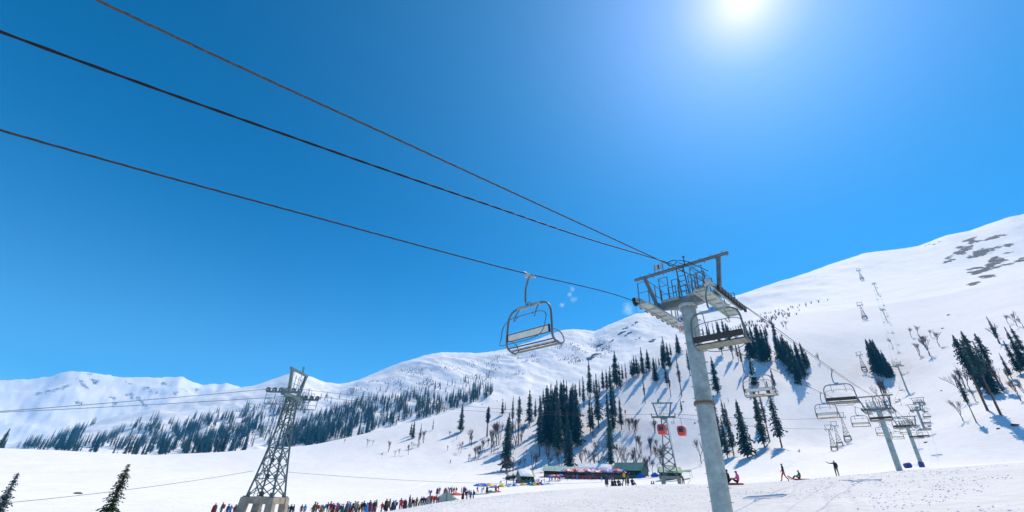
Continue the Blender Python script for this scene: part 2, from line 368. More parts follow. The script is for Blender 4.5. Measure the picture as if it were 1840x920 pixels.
# monotone cubic in log r, for every azimuth at once
h = np.diff(XL, axis=0); dl = np.diff(KE, axis=0)/h
mder = np.zeros_like(KE)
for k in range(1, KE.shape[0]-1):
    w1 = 2*h[k]+h[k-1]; w2 = h[k]+2*h[k-1]
    same = dl[k-1]*dl[k] > 0
    den = np.where(same, w1/np.where(dl[k-1] == 0, 1, dl[k-1])+w2/np.where(dl[k] == 0, 1, dl[k]), 1)
    mder[k] = np.where(same, (w1+w2)/den, 0)
mder[0] = dl[0]; mder[-1] = dl[-1]
A_ = len(az_all); Rn = len(r_all)
E = np.zeros((A_, Rn))
lx = np.log(r_all)
for i in range(A_):
    k = np.clip(np.searchsorted(XL[:, i], lx, side='right')-1, 0, KE.shape[0]-2)
    hh = h[k, i]; t_ = (lx-XL[k, i])/hh; t_ = np.clip(t_, 0, 1)
    E[i] = ((1+2*t_)*(1-t_)**2)*KE[k, i]+(t_*(1-t_)**2)*hh*mder[k, i]+(t_**2*(3-2*t_))*KE[k+1, i]+(t_**2*(t_-1))*hh*mder[k+1, i]
Rg = r_all[None, :]; Ag = np.radians(az_all)[:, None]
Xg = np.sin(Ag)*Rg; Yg = np.cos(Ag)*Rg
Z = 1.6+E*Rg
def sstep(a, b, x): t = np.clip((x-a)/(b-a), 0, 1); return t*t*(3-2*t)
K9 = KR[11][:, None]; K11 = KR[13][:, None]; K6 = KR[8][:, None]
near9 = np.exp(-((Rg-K9)/(.11*K9))**2); near11 = np.exp(-((Rg-K11)/(.08*K11))**2)
# mountain relief: spurs and gullies running down the fall line
u = Ag*1500; v = Rg
mw = sstep(520, 850, Rg)
gul = ridged((u+.45*v)/230, v/900, 4, 3)
gul2 = fbm((u+.3*v)/75, v/190, 4, 9)
amp = Rg*.0075*mw*(1-.72*near9-.0*near11)*(1-.6*near11)
Z += (amp*(gul-.9)*.85 + amp*.75*gul2)*(1-.45*sstep(18, 30, np.degrees(Ag)))
Z += Rg*.0011*sstep(1000, 1300, Rg)*fbm(Xg/38, Yg/38, 3, 21)
# rolling drifts of the valley and hill
hw = sstep(60, 180, Rg)*(1-sstep(450, 900, Rg))
crest = 1-.75*np.exp(-((Rg-K6)/40)**2)*(np.degrees(Ag) < 12)
Z += hw*crest*(1.1*fbm(Xg/55, Yg/55, 3, 33)+.30*fbm(Xg/14, Yg/14, 3, 35)*sstep(150, 230, Rg))
Z += sstep(190, 260, Rg)*(1-sstep(400, 700, Rg))*crest*.35*ridged((u*.2+.25*v)/26, v/110, 2, 39)*sstep(-18, 0, np.degrees(Ag))
# trampled crust of the foreground
nw = sstep(9, 16, Rg)*(1-sstep(60, 85, Rg))
Z += nw*(.035*fbm(Xg/1.5, Yg/1.5, 3, 41)+.05*fbm(Xg/5, Yg/5, 3, 43)+.03*np.clip(ridged(Xg/1.1, Yg/.8, 2, 45)-.6, 0, 1)*sstep(-.1, .25, perlin(Xg/9, Yg/9, 47)))
# sledge and ski tracks pressed into the crust
def track(xa, ya, Da, xb, yb, Db, w=.22, dep=.07, twin=.0):
    global Z
    a = azp(xa, ya, Da)[:2]; b = azp(xb, yb, Db)[:2]; d = b-a; L = np.hypot(*d); d = d/L; nn = np.array([-d[1], d[0]])
    s = (Xg-a[0])*d[0]+(Yg-a[1])*d[1]; q = (Xg-a[0])*nn[0]+(Yg-a[1])*nn[1]+.25*np.sin(s/3.1)
    m = sstep(0, 1.5, s)*(1-sstep(L-1.5, L, s))
    Z -= m*dep*np.exp(-((np.abs(q)-twin)/w)**2)
track(1430, 925, 18, 1510, 858, 44, .16, .07)
track(1500, 925, 18, 1535, 862, 40, .16, .06)
track(1380, 890, 26, 1440, 868, 40, .14, .05)
track(1600, 890, 26, 1450, 925, 16, .16, .05)
for q in ((1340, 840, 95, 1480, 812, 190), (1330, 832, 110, 1440, 806, 185), (1380, 845, 85, 1600, 822, 120), (640, 880, 110, 820, 850, 200), (420, 860, 170, 700, 845, 210), (60, 870, 120, 380, 850, 200), (1460, 700, 300, 1420, 790, 190), (1560, 640, 380, 1480, 770, 220), (1650, 610, 420, 1570, 760, 215)):
    track(*q, .9, .22)

def height(x, y):
    a = math.degrees(math.atan2(x, y)); rr = math.hypot(x, y)
    i = int(np.clip(np.searchsorted(az_all, a)-1, 0, A_-2)); j = int(np.clip(np.searchsorted(r_all, rr)-1, 0, Rn-2))
    fa = (a-az_all[i])/(az_all[i+1]-az_all[i]); fr = min(1, max(0, (rr-r_all[j])/(r_all[j+1]-r_all[j])))
    return float((Z[i, j]*(1-fr)+Z[i, j+1]*fr)*(1-fa)+(Z[i+1, j]*(1-fr)+Z[i+1, j+1]*fr)*fa)
def hit(x, y, Dmin=12, Dmax=5000):
    """where the sight line through a photo pixel meets the land"""
    d = pix_dir(x, y); hd = math.hypot(d[0], d[1]); a = math.degrees(math.atan2(d[0], d[1]))
    i = int(np.clip(np.searchsorted(az_all, a)-1, 0, A_-2)); fa = (a-az_all[i])/(az_all[i+1]-az_all[i])
    col = Z[i]*(1-fa)+Z[i+1]*fa
    ray = 1.6+d[2]/hd*r_all
    ok = (r_all >= Dmin) & (r_all <= Dmax) & (col >= ray)
    idx = np.argmax(ok)
    if not ok[idx]: return None
    if idx > 0 and r_all[idx-1] >= Dmin*.99:
        g0 = ray[idx-1]-col[idx-1]; g1 = ray[idx]-col[idx]; t = g0/(g0-g1) if g0 != g1 else 0
        D = r_all[idx-1]+(r_all[idx]-r_all[idx-1])*t
    else: D = r_all[idx]
    p = azp(x, y, D); return np.array([p[0], p[1], height(p[0], p[1])])

# rock shows on the upper right face and here and there along the ridges
rockm = np.zeros_like(Z)
def rock_spot(x, y, sx, sy, ang, s=1.0):
    """an outcrop: an ellipse on the mountainside, size in metres"""
    global rockm
    p = hit(x, y, 600)
    if p is None: return
    a0 = math.atan2(p[0], p[1]); r0 = math.hypot(p[0], p[1])
    du = (Ag-a0)*r0; dv = (Z-p[2])
    c, s_ = math.cos(ang), math.sin(ang); rr_ = random.Random(int(x*31+y))
    for k in range(5):
        a1, b1 = rr_.uniform(-.8, .8)*sx, rr_.uniform(-.6, .6)*sy; w1, w2 = sx*rr_.uniform(.22, .45), sy*rr_.uniform(.4, .8)
        q = ((du*c+dv*s_-a1)/w1)**2+((-du*s_+dv*c-b1)/w2)**2
        rockm = np.maximum(rockm, s*np.exp(-q*q)*(np.abs(Rg-r0) < 300))
for q in [(1722, 455, 28, 12, .9), (1738, 440, 20, 9, .7), (1745, 430, 26, 8, .6), (1712, 468, 14, 8, .8), (1778, 428, 26, 12, .3), (1795, 425, 24, 7, -.1), (1780, 448, 28, 12, .5), (1795, 462, 22, 12, 1.1),
          (1786, 475, 26, 14, .9), (1770, 485, 24, 8, .8), (1764, 502, 16, 10, 1.0), (1750, 460, 14, 6, .7), (1835, 468, 20, 10, .6), (1808, 443, 12, 8, .6), (1667, 440, 6, 4, .3), (1683, 437, 8, 5, 1),
          (1118, 598, 16, 12, .7), (1124, 590, 10, 8, .7), (1140, 582, 14, 6, .9), (1130, 600, 16, 6, .8), (1068, 640, 22, 14, 1.1), (1078, 620, 18, 7, .8), (1055, 648, 18, 8, 1.0), (1100, 612, 12, 5, .8), (1148, 608, 10, 5, .7), (1172, 613, 9, 14, .5)]:
    rock_spot(*q)
for q in [(165, 680, 60, 26, -.7), (150, 690, 60, 20, -.7), (108, 698, 60, 16, .6), (88, 704, 50, 14, .6), (205, 720, 50, 20, -.9), (240, 713, 50, 26, -.9), (258, 723, 44, 20, -.8), (270, 702, 50, 20, -.6), (300, 694, 50, 20, -.6), (325, 702, 60, 22, .6), (345, 700, 60, 22, .4), (230, 686, 50, 14, -.6), (143, 724, 24, 14, 0)]:
    rock_spot(*q, .66)

rockm = np.maximum(rockm, (1-sstep(62, 90, Rg))*(.75+.5*perlin(Xg/12, Yg/12, 61)) * (Rg < 95)) if True else rockm  # adds the trodden foreground, toned down to even out the sunlight
def grid_obj(name, j0, j1, material, attr=False):
    Xs = Xg[:, j0:j1+1]; Ys = Yg[:, j0:j1+1]; Zs = Z[:, j0:j1+1]
    a, b = Xs.shape
    co = np.stack([Xs, Ys, Zs], -1).reshape(-1, 3).astype(np.float32)
    i = np.arange(a-1)[:, None]*b+np.arange(b-1)[None, :]
    q = np.stack([i, i+b, i+b+1, i+1], -1).reshape(-1, 4)[:, ::-1]
    q = np.stack([i, i+1, i+b+1, i+b], -1).reshape(-1, 4)[:, ::-1]
    me = bpy.data.meshes.new(name)
    me.vertices.add(len(co)); me.vertices.foreach_set('co', co.ravel())
    me.loops.add(q.size); me.loops.foreach_set('vertex_index', q.ravel().astype(np.int32))
    me.polygons.add(len(q)); me.polygons.foreach_set('loop_start', np.arange(0, q.size, 4, dtype=np.int32))
    me.polygons.foreach_set('use_smooth', np.ones(len(q), dtype=bool))
    me.materials.append(material); me.update(calc_edges=True)
    if attr:
        at = me.attributes.new('rock', 'FLOAT', 'POINT'); at.data.foreach_set('value', rockm[:, j0:j1+1].ravel().astype(np.float32))
    if me.polygons[len(me.polygons)//2].normal.z < 0: me.flip_normals()
    o = bpy.data.objects.new(name, me); COL.objects.link(o); o['kind'] = 'structure'; return o
J1 = int(np.searchsorted(r_all, 95)); J2 = int(np.searchsorted(r_all, 560))
g = grid_obj('ground', 0, J1, snow_near, True); tag(g, 'trampled crusted snow in the foreground')
g = grid_obj('hillside', J1, J2, snow_mid); tag(g, 'smooth snow field and wooded snow slope')
g = grid_obj('mountains', J2, Rn-1, snow_far, True); tag(g, 'snow covered mountain ranges with rock outcrops')
# the patch right under the photographer
b = MB(); b.add([(0, 0, 0)]+[(Xg[i, 0], Yg[i, 0], Z[i, 0]) for i in range(0, A_, 8)]+[(Xg[A_-1, 0], Yg[A_-1, 0], Z[A_-1, 0])], [])
n_ = len(b.v)-1; b.f = [(0, k+1, k) for k in range(1, n_)]; b.m = [0]*len(b.f)
o = b.build('snow_patch', snow_near); o['kind'] = 'structure'
# ------------------------------------------------------------------ chairlift: a straight line running north-east, two ropes 3.5 m apart
LT = np.array([math.sin(R_(45)), math.cos(R_(45)), 0]); LN = np.array([-math.cos(R_(45)), math.sin(R_(45)), 0])
NC = 7.25; NL = 9.0; NR = 5.5
def lp(t, n, z): return Vector((LT[0]*t+LN[0]*n, LT[1]*t+LN[1]*n, z))
TZ = -math.pi/4        # local +Y runs along the line, local +X across it towards the NR rope
def bez(a, b, c, d, n=8):
    a, b, c, d = map(Vector, (a, b, c, d))
    return [a*(1-t)**3+b*3*t*(1-t)**2+c*3*t*t*(1-t)+d*t**3 for t in [i/n for i in range(n+1)]]

def twisted_rope(name, pts, r, material, strands=3, pitch=.35, far=60):
    """a laid rope: near stretches show their strands, far ones are thin round cable"""
    b = MB(); pts = [Vector(p) for p in pts]
    eye = Vector((0, 0, 1.6))
    L = [0]
    for i in range(1, len(pts)): L.append(L[-1]+(pts[i]-pts[i-1]).length)
    P = []
    k = 0
    s = 0
    out = []
    while s < L[-1]:
        while L[k+1] < s: k += 1
        f = (s-L[k])/(L[k+1]-L[k]); p = pts[k].lerp(pts[k+1], f)
        d = (p-eye).length
        out.append((s, p, (pts[k+1]-pts[k]).normalized())); s += .06 if d < 14 else (.25 if d < 22 else 2.0)
    out.append((L[-1], pts[-1], (pts[-1]-pts[-2]).normalized()))
    V = []; n = 9
    for s, p, d in out:
        x = Vector((0, 0, 1)).cross(d).normalized(); y = d.cross(x)
        ph = 2*math.pi*s/pitch
        for j in range(n):
            a = 2*math.pi*j/n
            rr = r*(1+.16*math.cos(strands*a-ph)) if (p-eye).length < 22 else r
            V.append(p+(x*math.cos(a)+y*math.sin(a))*rr)
    F = [(i*n+j, i*n+(j+1) % n, (i+1)*n+(j+1) % n, (i+1)*n+j) for i in range(len(out)-1) for j in range(n)]
    b.add(V, F)
    return b.build(name, material, smooth=True)

def curve_pts(keys, n, step=1.0):
    """keys (t, z); smooth z(t) between them"""
    T = [k[0] for k in keys]; Zs = [k[1] for k in keys]
    ts = list(np.arange(T[0], T[-1], step))+[T[-1]]
    out = []
    for t in ts:
        out.append(lp(t, n, _pchip(T, Zs, t)))
    return out
def _pchip(T, Y, t):
    T = np.array(T, float); Y = np.array(Y, float); h = np.diff(T); d = np.diff(Y)/h; m = np.zeros_like(Y)
    for i in range(1, len(T)-1): m[i] = (d[i-1]*h[i]+d[i]*h[i-1])/(h[i-1]+h[i])
    m[0] = d[0]; m[-1] = d[-1]
    k = int(np.clip(np.searchsorted(T, t)-1, 0, len(T)-2)); u = (t-T[k])/h[k]
    return (1+2*u)*(1-u)**2*Y[k]+u*(1-u)**2*h[k]*m[k]+u*u*(3-2*u)*Y[k+1]+u*u*(u-1)*h[k]*m[k+1]
ROPE_L = [(-60, 2.5), (-12, 5.0), (-2, 6.06), (3.07, 6.91), (8.27, 7.82), (17.2, 9.49), (19.2, 9.68), (21.5, 9.75), (34, 10.4), (55.6, 11.6), (74, 12.9), (84, 13.75), (106, 14.5), (128, 16.4), (160, 21.5), (200, 29.3), (240, 37.6)]
ROPE_R = [(-60, 2.3), (-12, 5.2), (-1.27, 6.27), (2.82, 6.95), (9.71, 8.11), (13.3, 8.71), (16.7, 9.24), (19.0, 9.52), (21.2, 9.7), (34, 10.3), (55.6, 11.5), (74, 12.8), (84, 13.65), (106, 14.4), (128, 16.3), (160, 21.4), (200, 29.2), (240, 37.5)]
ra = twisted_rope('haul_rope', curve_pts(ROPE_L, NL, .5), .018, rope_m)
tag(ra, 'lower haul rope that carries the nearest hanging chair to the crossarm', 'steel rope', 'ropes of the chairlift')
rb = twisted_rope('haul_rope', curve_pts(ROPE_R, NR, .5), .0165, rope_g, pitch=.3)
tag(rb, 'uppermost twisted steel rope from the sky down to the black wheel train', 'steel rope', 'ropes of the chairlift')
cb = [(-60, 4.6), (-12, 5.3), (-2.17, 6.49), (2.1, 7.37), (6.5, 8.36), (10.3, 9.22), (17.3, 11.0), (19.0, 11.4)]
rc = twisted_rope('signal_cable', curve_pts(cb, NC, .5), .021, black_p, strands=2, pitch=.5)
tag(rc, 'thick black cable wrapped round a wire, ending at the tower gantry', 'cable')
cb2 = [(19.0, 11.5), (40, 12.2), (66, 13.7), (84, 15.4), (106, 16.2), (128, 18.1), (160, 23.2), (200, 31.0), (240, 39.2)]
rd = twisted_rope('signal_cable', curve_pts(cb2, NC-.35, 1), .012, rope_m, strands=2, pitch=.5)
tag(rd, 'thin cable running on from the tower gantry towards the far towers', 'cable')

def make_lift_tower(pole_len, near=True):
    """origin: middle of the crossarm at rope height"""
    seg = 28 if near else 12
    root = empty('lift_tower', (0, 0, 0))
    b = MB(); b.tube([(0, 0, -pole_len), (0, 0, -.42)], [.365, .325], seg)
    pole = b.build('pole', galv, root, True)
    b = MB(); b.cyl((0, 0, -.36), (0, 0, 1), .42, .13, seg, bev=.02)
    for k in range(12):
        a = k*math.pi/6; b.cyl((.37*math.cos(a), .37*math.sin(a), -.45), (0, 0, 1), .022, .1, 6)
    b.build('head_flange', galv_l, pole, True)
    if near:
        b = MB(); b.cyl((0, 0, -4.75), (0, 0, 1), .425, .07, seg, bev=.012); b.cyl((0, 0, -4.66), (0, 0, 1), .40, .05, seg)
        for k in range(16):
            a = k*math.pi/8; b.cyl((.395*math.cos(a), .395*math.sin(a), -4.74), (0, 0, 1), .018, .13, 6)
        b.build('joint_flange', rust, pole, True)
        # step rungs and weld seams on the sides of the pole
        b = MB()
        for k in range(16):
            z = -1.1-.48*k; rr = .345
            for sx in (-1, 1):
                b = MB(); b.tube([(sx*(rr-.03), .0, z), (sx*(rr+.09), .0, z), (sx*(rr+.09), .1, z), (sx*(rr-.06), .14, z)], .011, 6); b.build('climbing_rung', galv_d, pole)
    # crossarm, a tapered box with a bulge over the pole
    b = MB()
    X = [-1.62, -1.2, -.55, .55, 1.2, 1.62]; H = [.12, .15, .26, .26, .15, .12]; W = [.12, .13, .18, .18, .13, .12]
    V = []; 
    for x, hh, w in zip(X, H, W):
        V += [(x, -w, -hh*.9), (x, w, -hh*.9), (x, w, hh*.9), (x, -w, hh*.9)]
    F = [(i*4+j, (i+1)*4+j, (i+1)*4+(j+1) % 4, i*4+(j+1) % 4) for i in range(5) for j in range(4)]+[(0, 1, 2, 3), (23, 22, 21, 20)]
    b.add(V, F)
    ca = b.build('crossarm', mat('shaded crossarm steel', (.2, .24, .25), .5, .3, .25, 3), root); ca.location = (0, 0, -.12)  # crossarm has a darker grey steel of its own
    # gantry
    b = MB(); b.cyl((-.15, 0, 1.72), (1, 0, 0), .085, 4.75, 12 if near else 6, bev=.02)
    for k in range(9): b.bar((-2.2+.52*k, 0, 1.76), (-2.2+.52*k, 0, 1.88), .03); b.bar((-2.0+.52*k, 0, 1.55), (-2.0+.52*k, 0, 1.68), .025)
    gb = b.build('gantry_beam', galv_d, root, True)
    for x0, x1 in ((-1.45, -1.95), (1.5, 1.78)):
        b = MB(); b.bar((x0, 0, -.05), (x1, 0, 1.66), .13, .17); b.bar((x0, 0, .1), (x0, .0, -.15), .3, .3); b.build('gantry_post', galv_d, root)
    # sheave trains and their service platforms
    for sx, nw in ((-1, 8), (1, 10)):
        xr = sx*1.75
        b = MB(); b.box((xr-sx*.14, .2, -.2), (.07, 4.1, .16)); b.box((xr-sx*.14, -.9, -.1), (.09, 1.2, .12)); b.box((xr-sx*.14, 1.25, -.1), (.09, 1.2, .12))
        for k in range(4): b.box((xr-sx*.09, -1.45+1.08*k, -.12), (.06, .62, .1))
        st = b.build('sheave_train', galv_l, root)
        for k in range(nw):
            y = -1.72+.545*k if sx < 0 else -.72+.345*k; wr = .215 if sx < 0 else .165
            b = MB(); b.cyl((xr, y, -.02-wr), (1, 0, 0), wr, .075, 20 if near else 10, 0, .015)
            b.cyl((xr, y, -.02-wr), (1, 0, 0), .06, .14, 8, 1); b.cyl((xr+sx*.03, y, -.02-wr), (1, 0, 0), wr*.7, .04, 16 if near else 8, 1)
            b.build('sheave_wheel', [rubber, galv_d], st, True)
        # platform: pale plates seen from below, joists and kick edge
        b = MB(); xp = sx*1.28
        b.box((xp, .2, -.46), (.52, 4.0, .05)); b.box((xp-.25, .2, -.50), (.05, 4.0, .12)); b.box((xp+.25, .2, -.50), (.05, 4.0, .12))
        for k in range(7): b.box((xp, -1.6+.6*k, -.5), (.46, .05, .07))
        b.box((xp, -.25, -.36), (.14, .14, .2)); b.box((xp, .45, -.36), (.14, .14, .2))
        b.build('service_platform', galv_l, root)
        b = MB()
        rail = .022 if near else .03
        pY = (-1.75, -1.05, -.4, .45, 1.15, 2.1)
        xo = xp-sx*.27
        for y in pY: b.bar((xo, y, -.45), (xo, y, .62), rail*1.6)
        for z in (.62, .1):
            b.bar((xo, -1.75, z), (xo, -.4, z), rail); b.bar((xo, .45, z), (xo, 2.1, z), rail)
        b.bar((xo, -.4, .1), (xo, .45, .1), rail)
        for y in (-1.75, 2.1):
            b.bar((xo+sx*.5, y, -.45), (xo+sx*.5, y, .62), rail*1.6)
            for z in (.62, .1): b.bar((xo, y, z), (xo+sx*.5, y, z), rail)
        b.build('guard_rail', galv_d, root)
    # railed catwalk over the crossarm, in bays of differing height
    b = MB(); rail = .022 if near else .03
    for (xa, xb, y, z0, z1) in ((-1.05, -.62, -.42, -.1, 1.2), (-.42, -.12, -.42, 0, .95), (-1.0, -.62, .42, 0, 1.0), (-.5, -.1, .42, 0, .95), (.38, .68, -.42, 0, .95), (.38, .85, .42, .05, 1.35), (.75, 1.12, -.38, 0, 1.0), (.9, 1.15, .42, 0, .9), (.15, .32, .5, 0, 1.0)):
        for x in (xa, xb): b.bar((x, y, z0), (x, y, z1), rail*1.7)
        for k in range(3): b.bar((xa, y, z0+(z1-z0)*(k+1)/3), (xb, y, z0+(z1-z0)*(k+1)/3), rail)
    for (x, z) in ((-1.05, 1.2), (-.12, .95), (.38, .95), (1.12, .95)): b.bar((x, -.42, z), (x, .42, z-.05), rail); b.bar((x, -.42, z*.5), (x, .42, z*.5), rail)
    b.build('catwalk_rail', galv_d, root)
    b = MB()
    for x in (-.62, .62): b.box((x, 0, .02), (.85, .95, .05)); b.box((x, -.45, -.02), (.85, .04, .1)); b.box((x, .45, -.02), (.85, .04, .1))
    b.build('catwalk_deck', galv, root)
    b = MB()
    for x in (-.13, .22): b.bar((x, -.12, -.1), (x-.12, -.05, 1.7), .045)
    for k in range(6): b.bar((-.13-.02*k, -.12, .1+.27*k), (.22-.02*k, -.12, .1+.27*k), .028)
    b.build('ladder', galv_d, root)
    if near:
        b = MB(); b.box((.78, -.15, .12), (.46, .34, .42)); b.box((.78, -.33, .12), (.40, .02, .36)); b.build('control_box', galv, root)
        # number plate with its 1
        b = MB(); b.box((-1.1, -.1, 2.03), (.42, .02, .34)); pl = b.build('number_plate', mat('pale blue plate', (.30, .45, .56), .5), root)
        b = MB(); b.box((-1.1, -.125, 2.02), (.05, .012, .2)); b.box((-1.125, -.125, 2.095), (.03, .012, .045), Matrix.Rotation(R_(35), 3, 'Y')); b.box((-1.1, -.125, 1.925), (.11, .012, .025)); b.build('numeral', black_p, pl)
        for xx in (-1.32, -.88):
            b = MB(); b.bar((xx, -.1, 1.75), (xx, -.1, 2.2), .03); b.build('plate_bracket', galv_d, pl)
        # coil of spare cable where the signal cable ends
        pts = []
        for k in range(61):
            a = k/60*2*math.pi*2.6; rr = .26+.03*math.sin(3*a)
            pts.append((-.32+.55*rr*2*math.cos(a)*.8-.05, -.15+.02*k/60, 1.98+rr*.55*math.sin(a)))
        b = MB(); b.tube(pts, .016, 6); b.tube(bez((-.1, -.12, 2.02), (.3, -.1, 2.0), (.7, -.15, 1.5), (1.3, -.3, .95), 14), .016, 6); b.tube(bez((-.1, -.12, 1.92), (.3, -.1, 1.75), (.8, -.2, 1.1), (1.2, -.4, .7), 14), .014, 6)
        b.build('cable_coil', black_p, root, True)
        b = MB(); b.tube([(.2, -.05, 1.8), (.2, -.05, 2.15)], .03, 8); b.box((.2, -.05, 2.17), (.1, .1, .06)); b.ball((.05, -.08, 1.42), .06, 1); b.tube([(.05, -.08, 1.46), (.05, -.08, 1.68)], .012, 6)
        b.build('signal_horn', galv_d, root)
        # the two round pictogram signs on the side of the pole facing uphill traffic
    return root

def disc_sign(parent, base, zc, kind):
    pass

hT1 = height(lp(19, NC, 0).x, lp(19, NC, 0).y)
T1 = make_lift_tower(9.68-hT1+.4, True); T1.location = lp(19, NC, 9.72); T1.rotation_euler = (0, 0, TZ)
T1.name = 'lift_tower'; tag(T1, 'nearest thick steel chairlift tower with plate number 1', 'lift tower', 'towers of the chairlift')
# pictogram plates: a white panel with a blue disc and a red ring, fixed to the pole towards the photographer's left
sgn = MB()
ax = Vector((-.80, -.60, 0)).normalized(); side = Vector((.60, -.80, 0)).normalized()    # local frame of the tower
def sp(u, w, z, out): 
    p = Vector((-.933, -.354, 0))*.43+Vector((.354, -.933, 0))*(.03+out)+Vector((.933, .354, 0))*u; return (p.x, p.y, z+w)
def plate(parent, zc, w, h):
    b = MB(); P = [sp(-w/2, -h/2, zc, .0), sp(w/2, -h/2, zc, .0), sp(w/2, h/2, zc, .0), sp(-w/2, h/2, zc, .0)]; Q = [sp(-w/2, -h/2, zc, .012), sp(w/2, -h/2, zc, .012), sp(w/2, h/2, zc, .012), sp(-w/2, h/2, zc, .012)]
    b.add(P+Q, [(0, 1, 2, 3), (7, 6, 5, 4), (0, 4, 5, 1), (1, 5, 6, 2), (2, 6, 7, 3), (3, 7, 4, 0)])
    b.box(sp(.1, 0, zc, -.045), (.16, .05, h*.3), Matrix.Rotation(R_(20), 3, 'Z')); return b.build('pictogram_sign', white_pl, parent)
def disc(b, zc, r, out, n=24, mi=0, u=0, w=0, r0=0):
    V = []; 
    for rr in (r, r0):
        for j in range(n):
            a = 2*math.pi*j/n; V.append(sp(u+rr*math.cos(a), w+rr*math.sin(a), zc, out))
    F = [(j, (j+1) % n, n+(j+1) % n, n+j) for j in range(n)] if r0 > 0 else [tuple(range(n))]
    b.add(V, F, mi)
s1 = plate(T1, -.98, .26, .40)
b = MB(); disc(b, -.98, .115, .016); b.build('blue_disc', mat('sign blue', (.02, .08, .30), .4), s1)
b = MB(); disc(b, -.98, .028, .02, 12, u=.0, w=.06)
for (u0, w0, u1, w1, th) in ((0, .04, -.01, -.02, .035), (-.01, -.02, .05, -.03, .025), (.05, -.03, .05, -.085, .022), (-.05, .03, -.045, -.05, .018), (-.045, -.05, .02, -.055, .018)):
    a_ = Vector(sp(u0, w0, -.98, .022)); c_ = Vector(sp(u1, w1, -.98, .022)); b.bar(a_, c_, th, .004, up=Vector((.354, -.933, 0)))
b.build('seated_figure', white_pl, s1)
s2 = plate(T1, -1.40, .26, .40)
b = MB(); disc(b, -1.40, .115, .018, r0=.088); a_ = Vector(sp(-.075, .075, -1.40, .022)); c_ = Vector(sp(.075, -.075, -1.40, .022)); b.bar(a_, c_, .022, .004, up=Vector((.354, -.933, 0))); b.build('red_ring', mat('sign red', (.65, .03, .05), .4), s2)
b = MB()
for (u0, w0, u1, w1) in ((-.02, .05, .01, 0), (.01, 0, -.02, -.06), (.02, .05, .045, -.05)): b.bar(Vector(sp(u0, w0, -1.40, .016)), Vector(sp(u1, w1, -1.40, .016)), .02, .004, up=Vector((.354, -.933, 0)))
b.build('swinging_figure', black_p, s2)

T2 = make_lift_tower(9.6, False); T2.location = lp(84, NC, 13.75); T2.rotation_euler = (0, 0, TZ)
tag(T2, 'second chairlift tower rising beyond the edge of the trampled snow', 'lift tower', 'towers of the chairlift')
for (t, z, lab, dn) in ((128, 16.4, 'third chairlift tower with blue pads round its foot', 0), (200, 29.3, 'fourth chairlift tower, foot hidden behind the third', 0), (240, 37.6, 'fifth chairlift tower just above and right of the fourth', 0)):
    c = copy_tree(T2); c.location = lp(t, NC+dn, z); tag(c, lab)

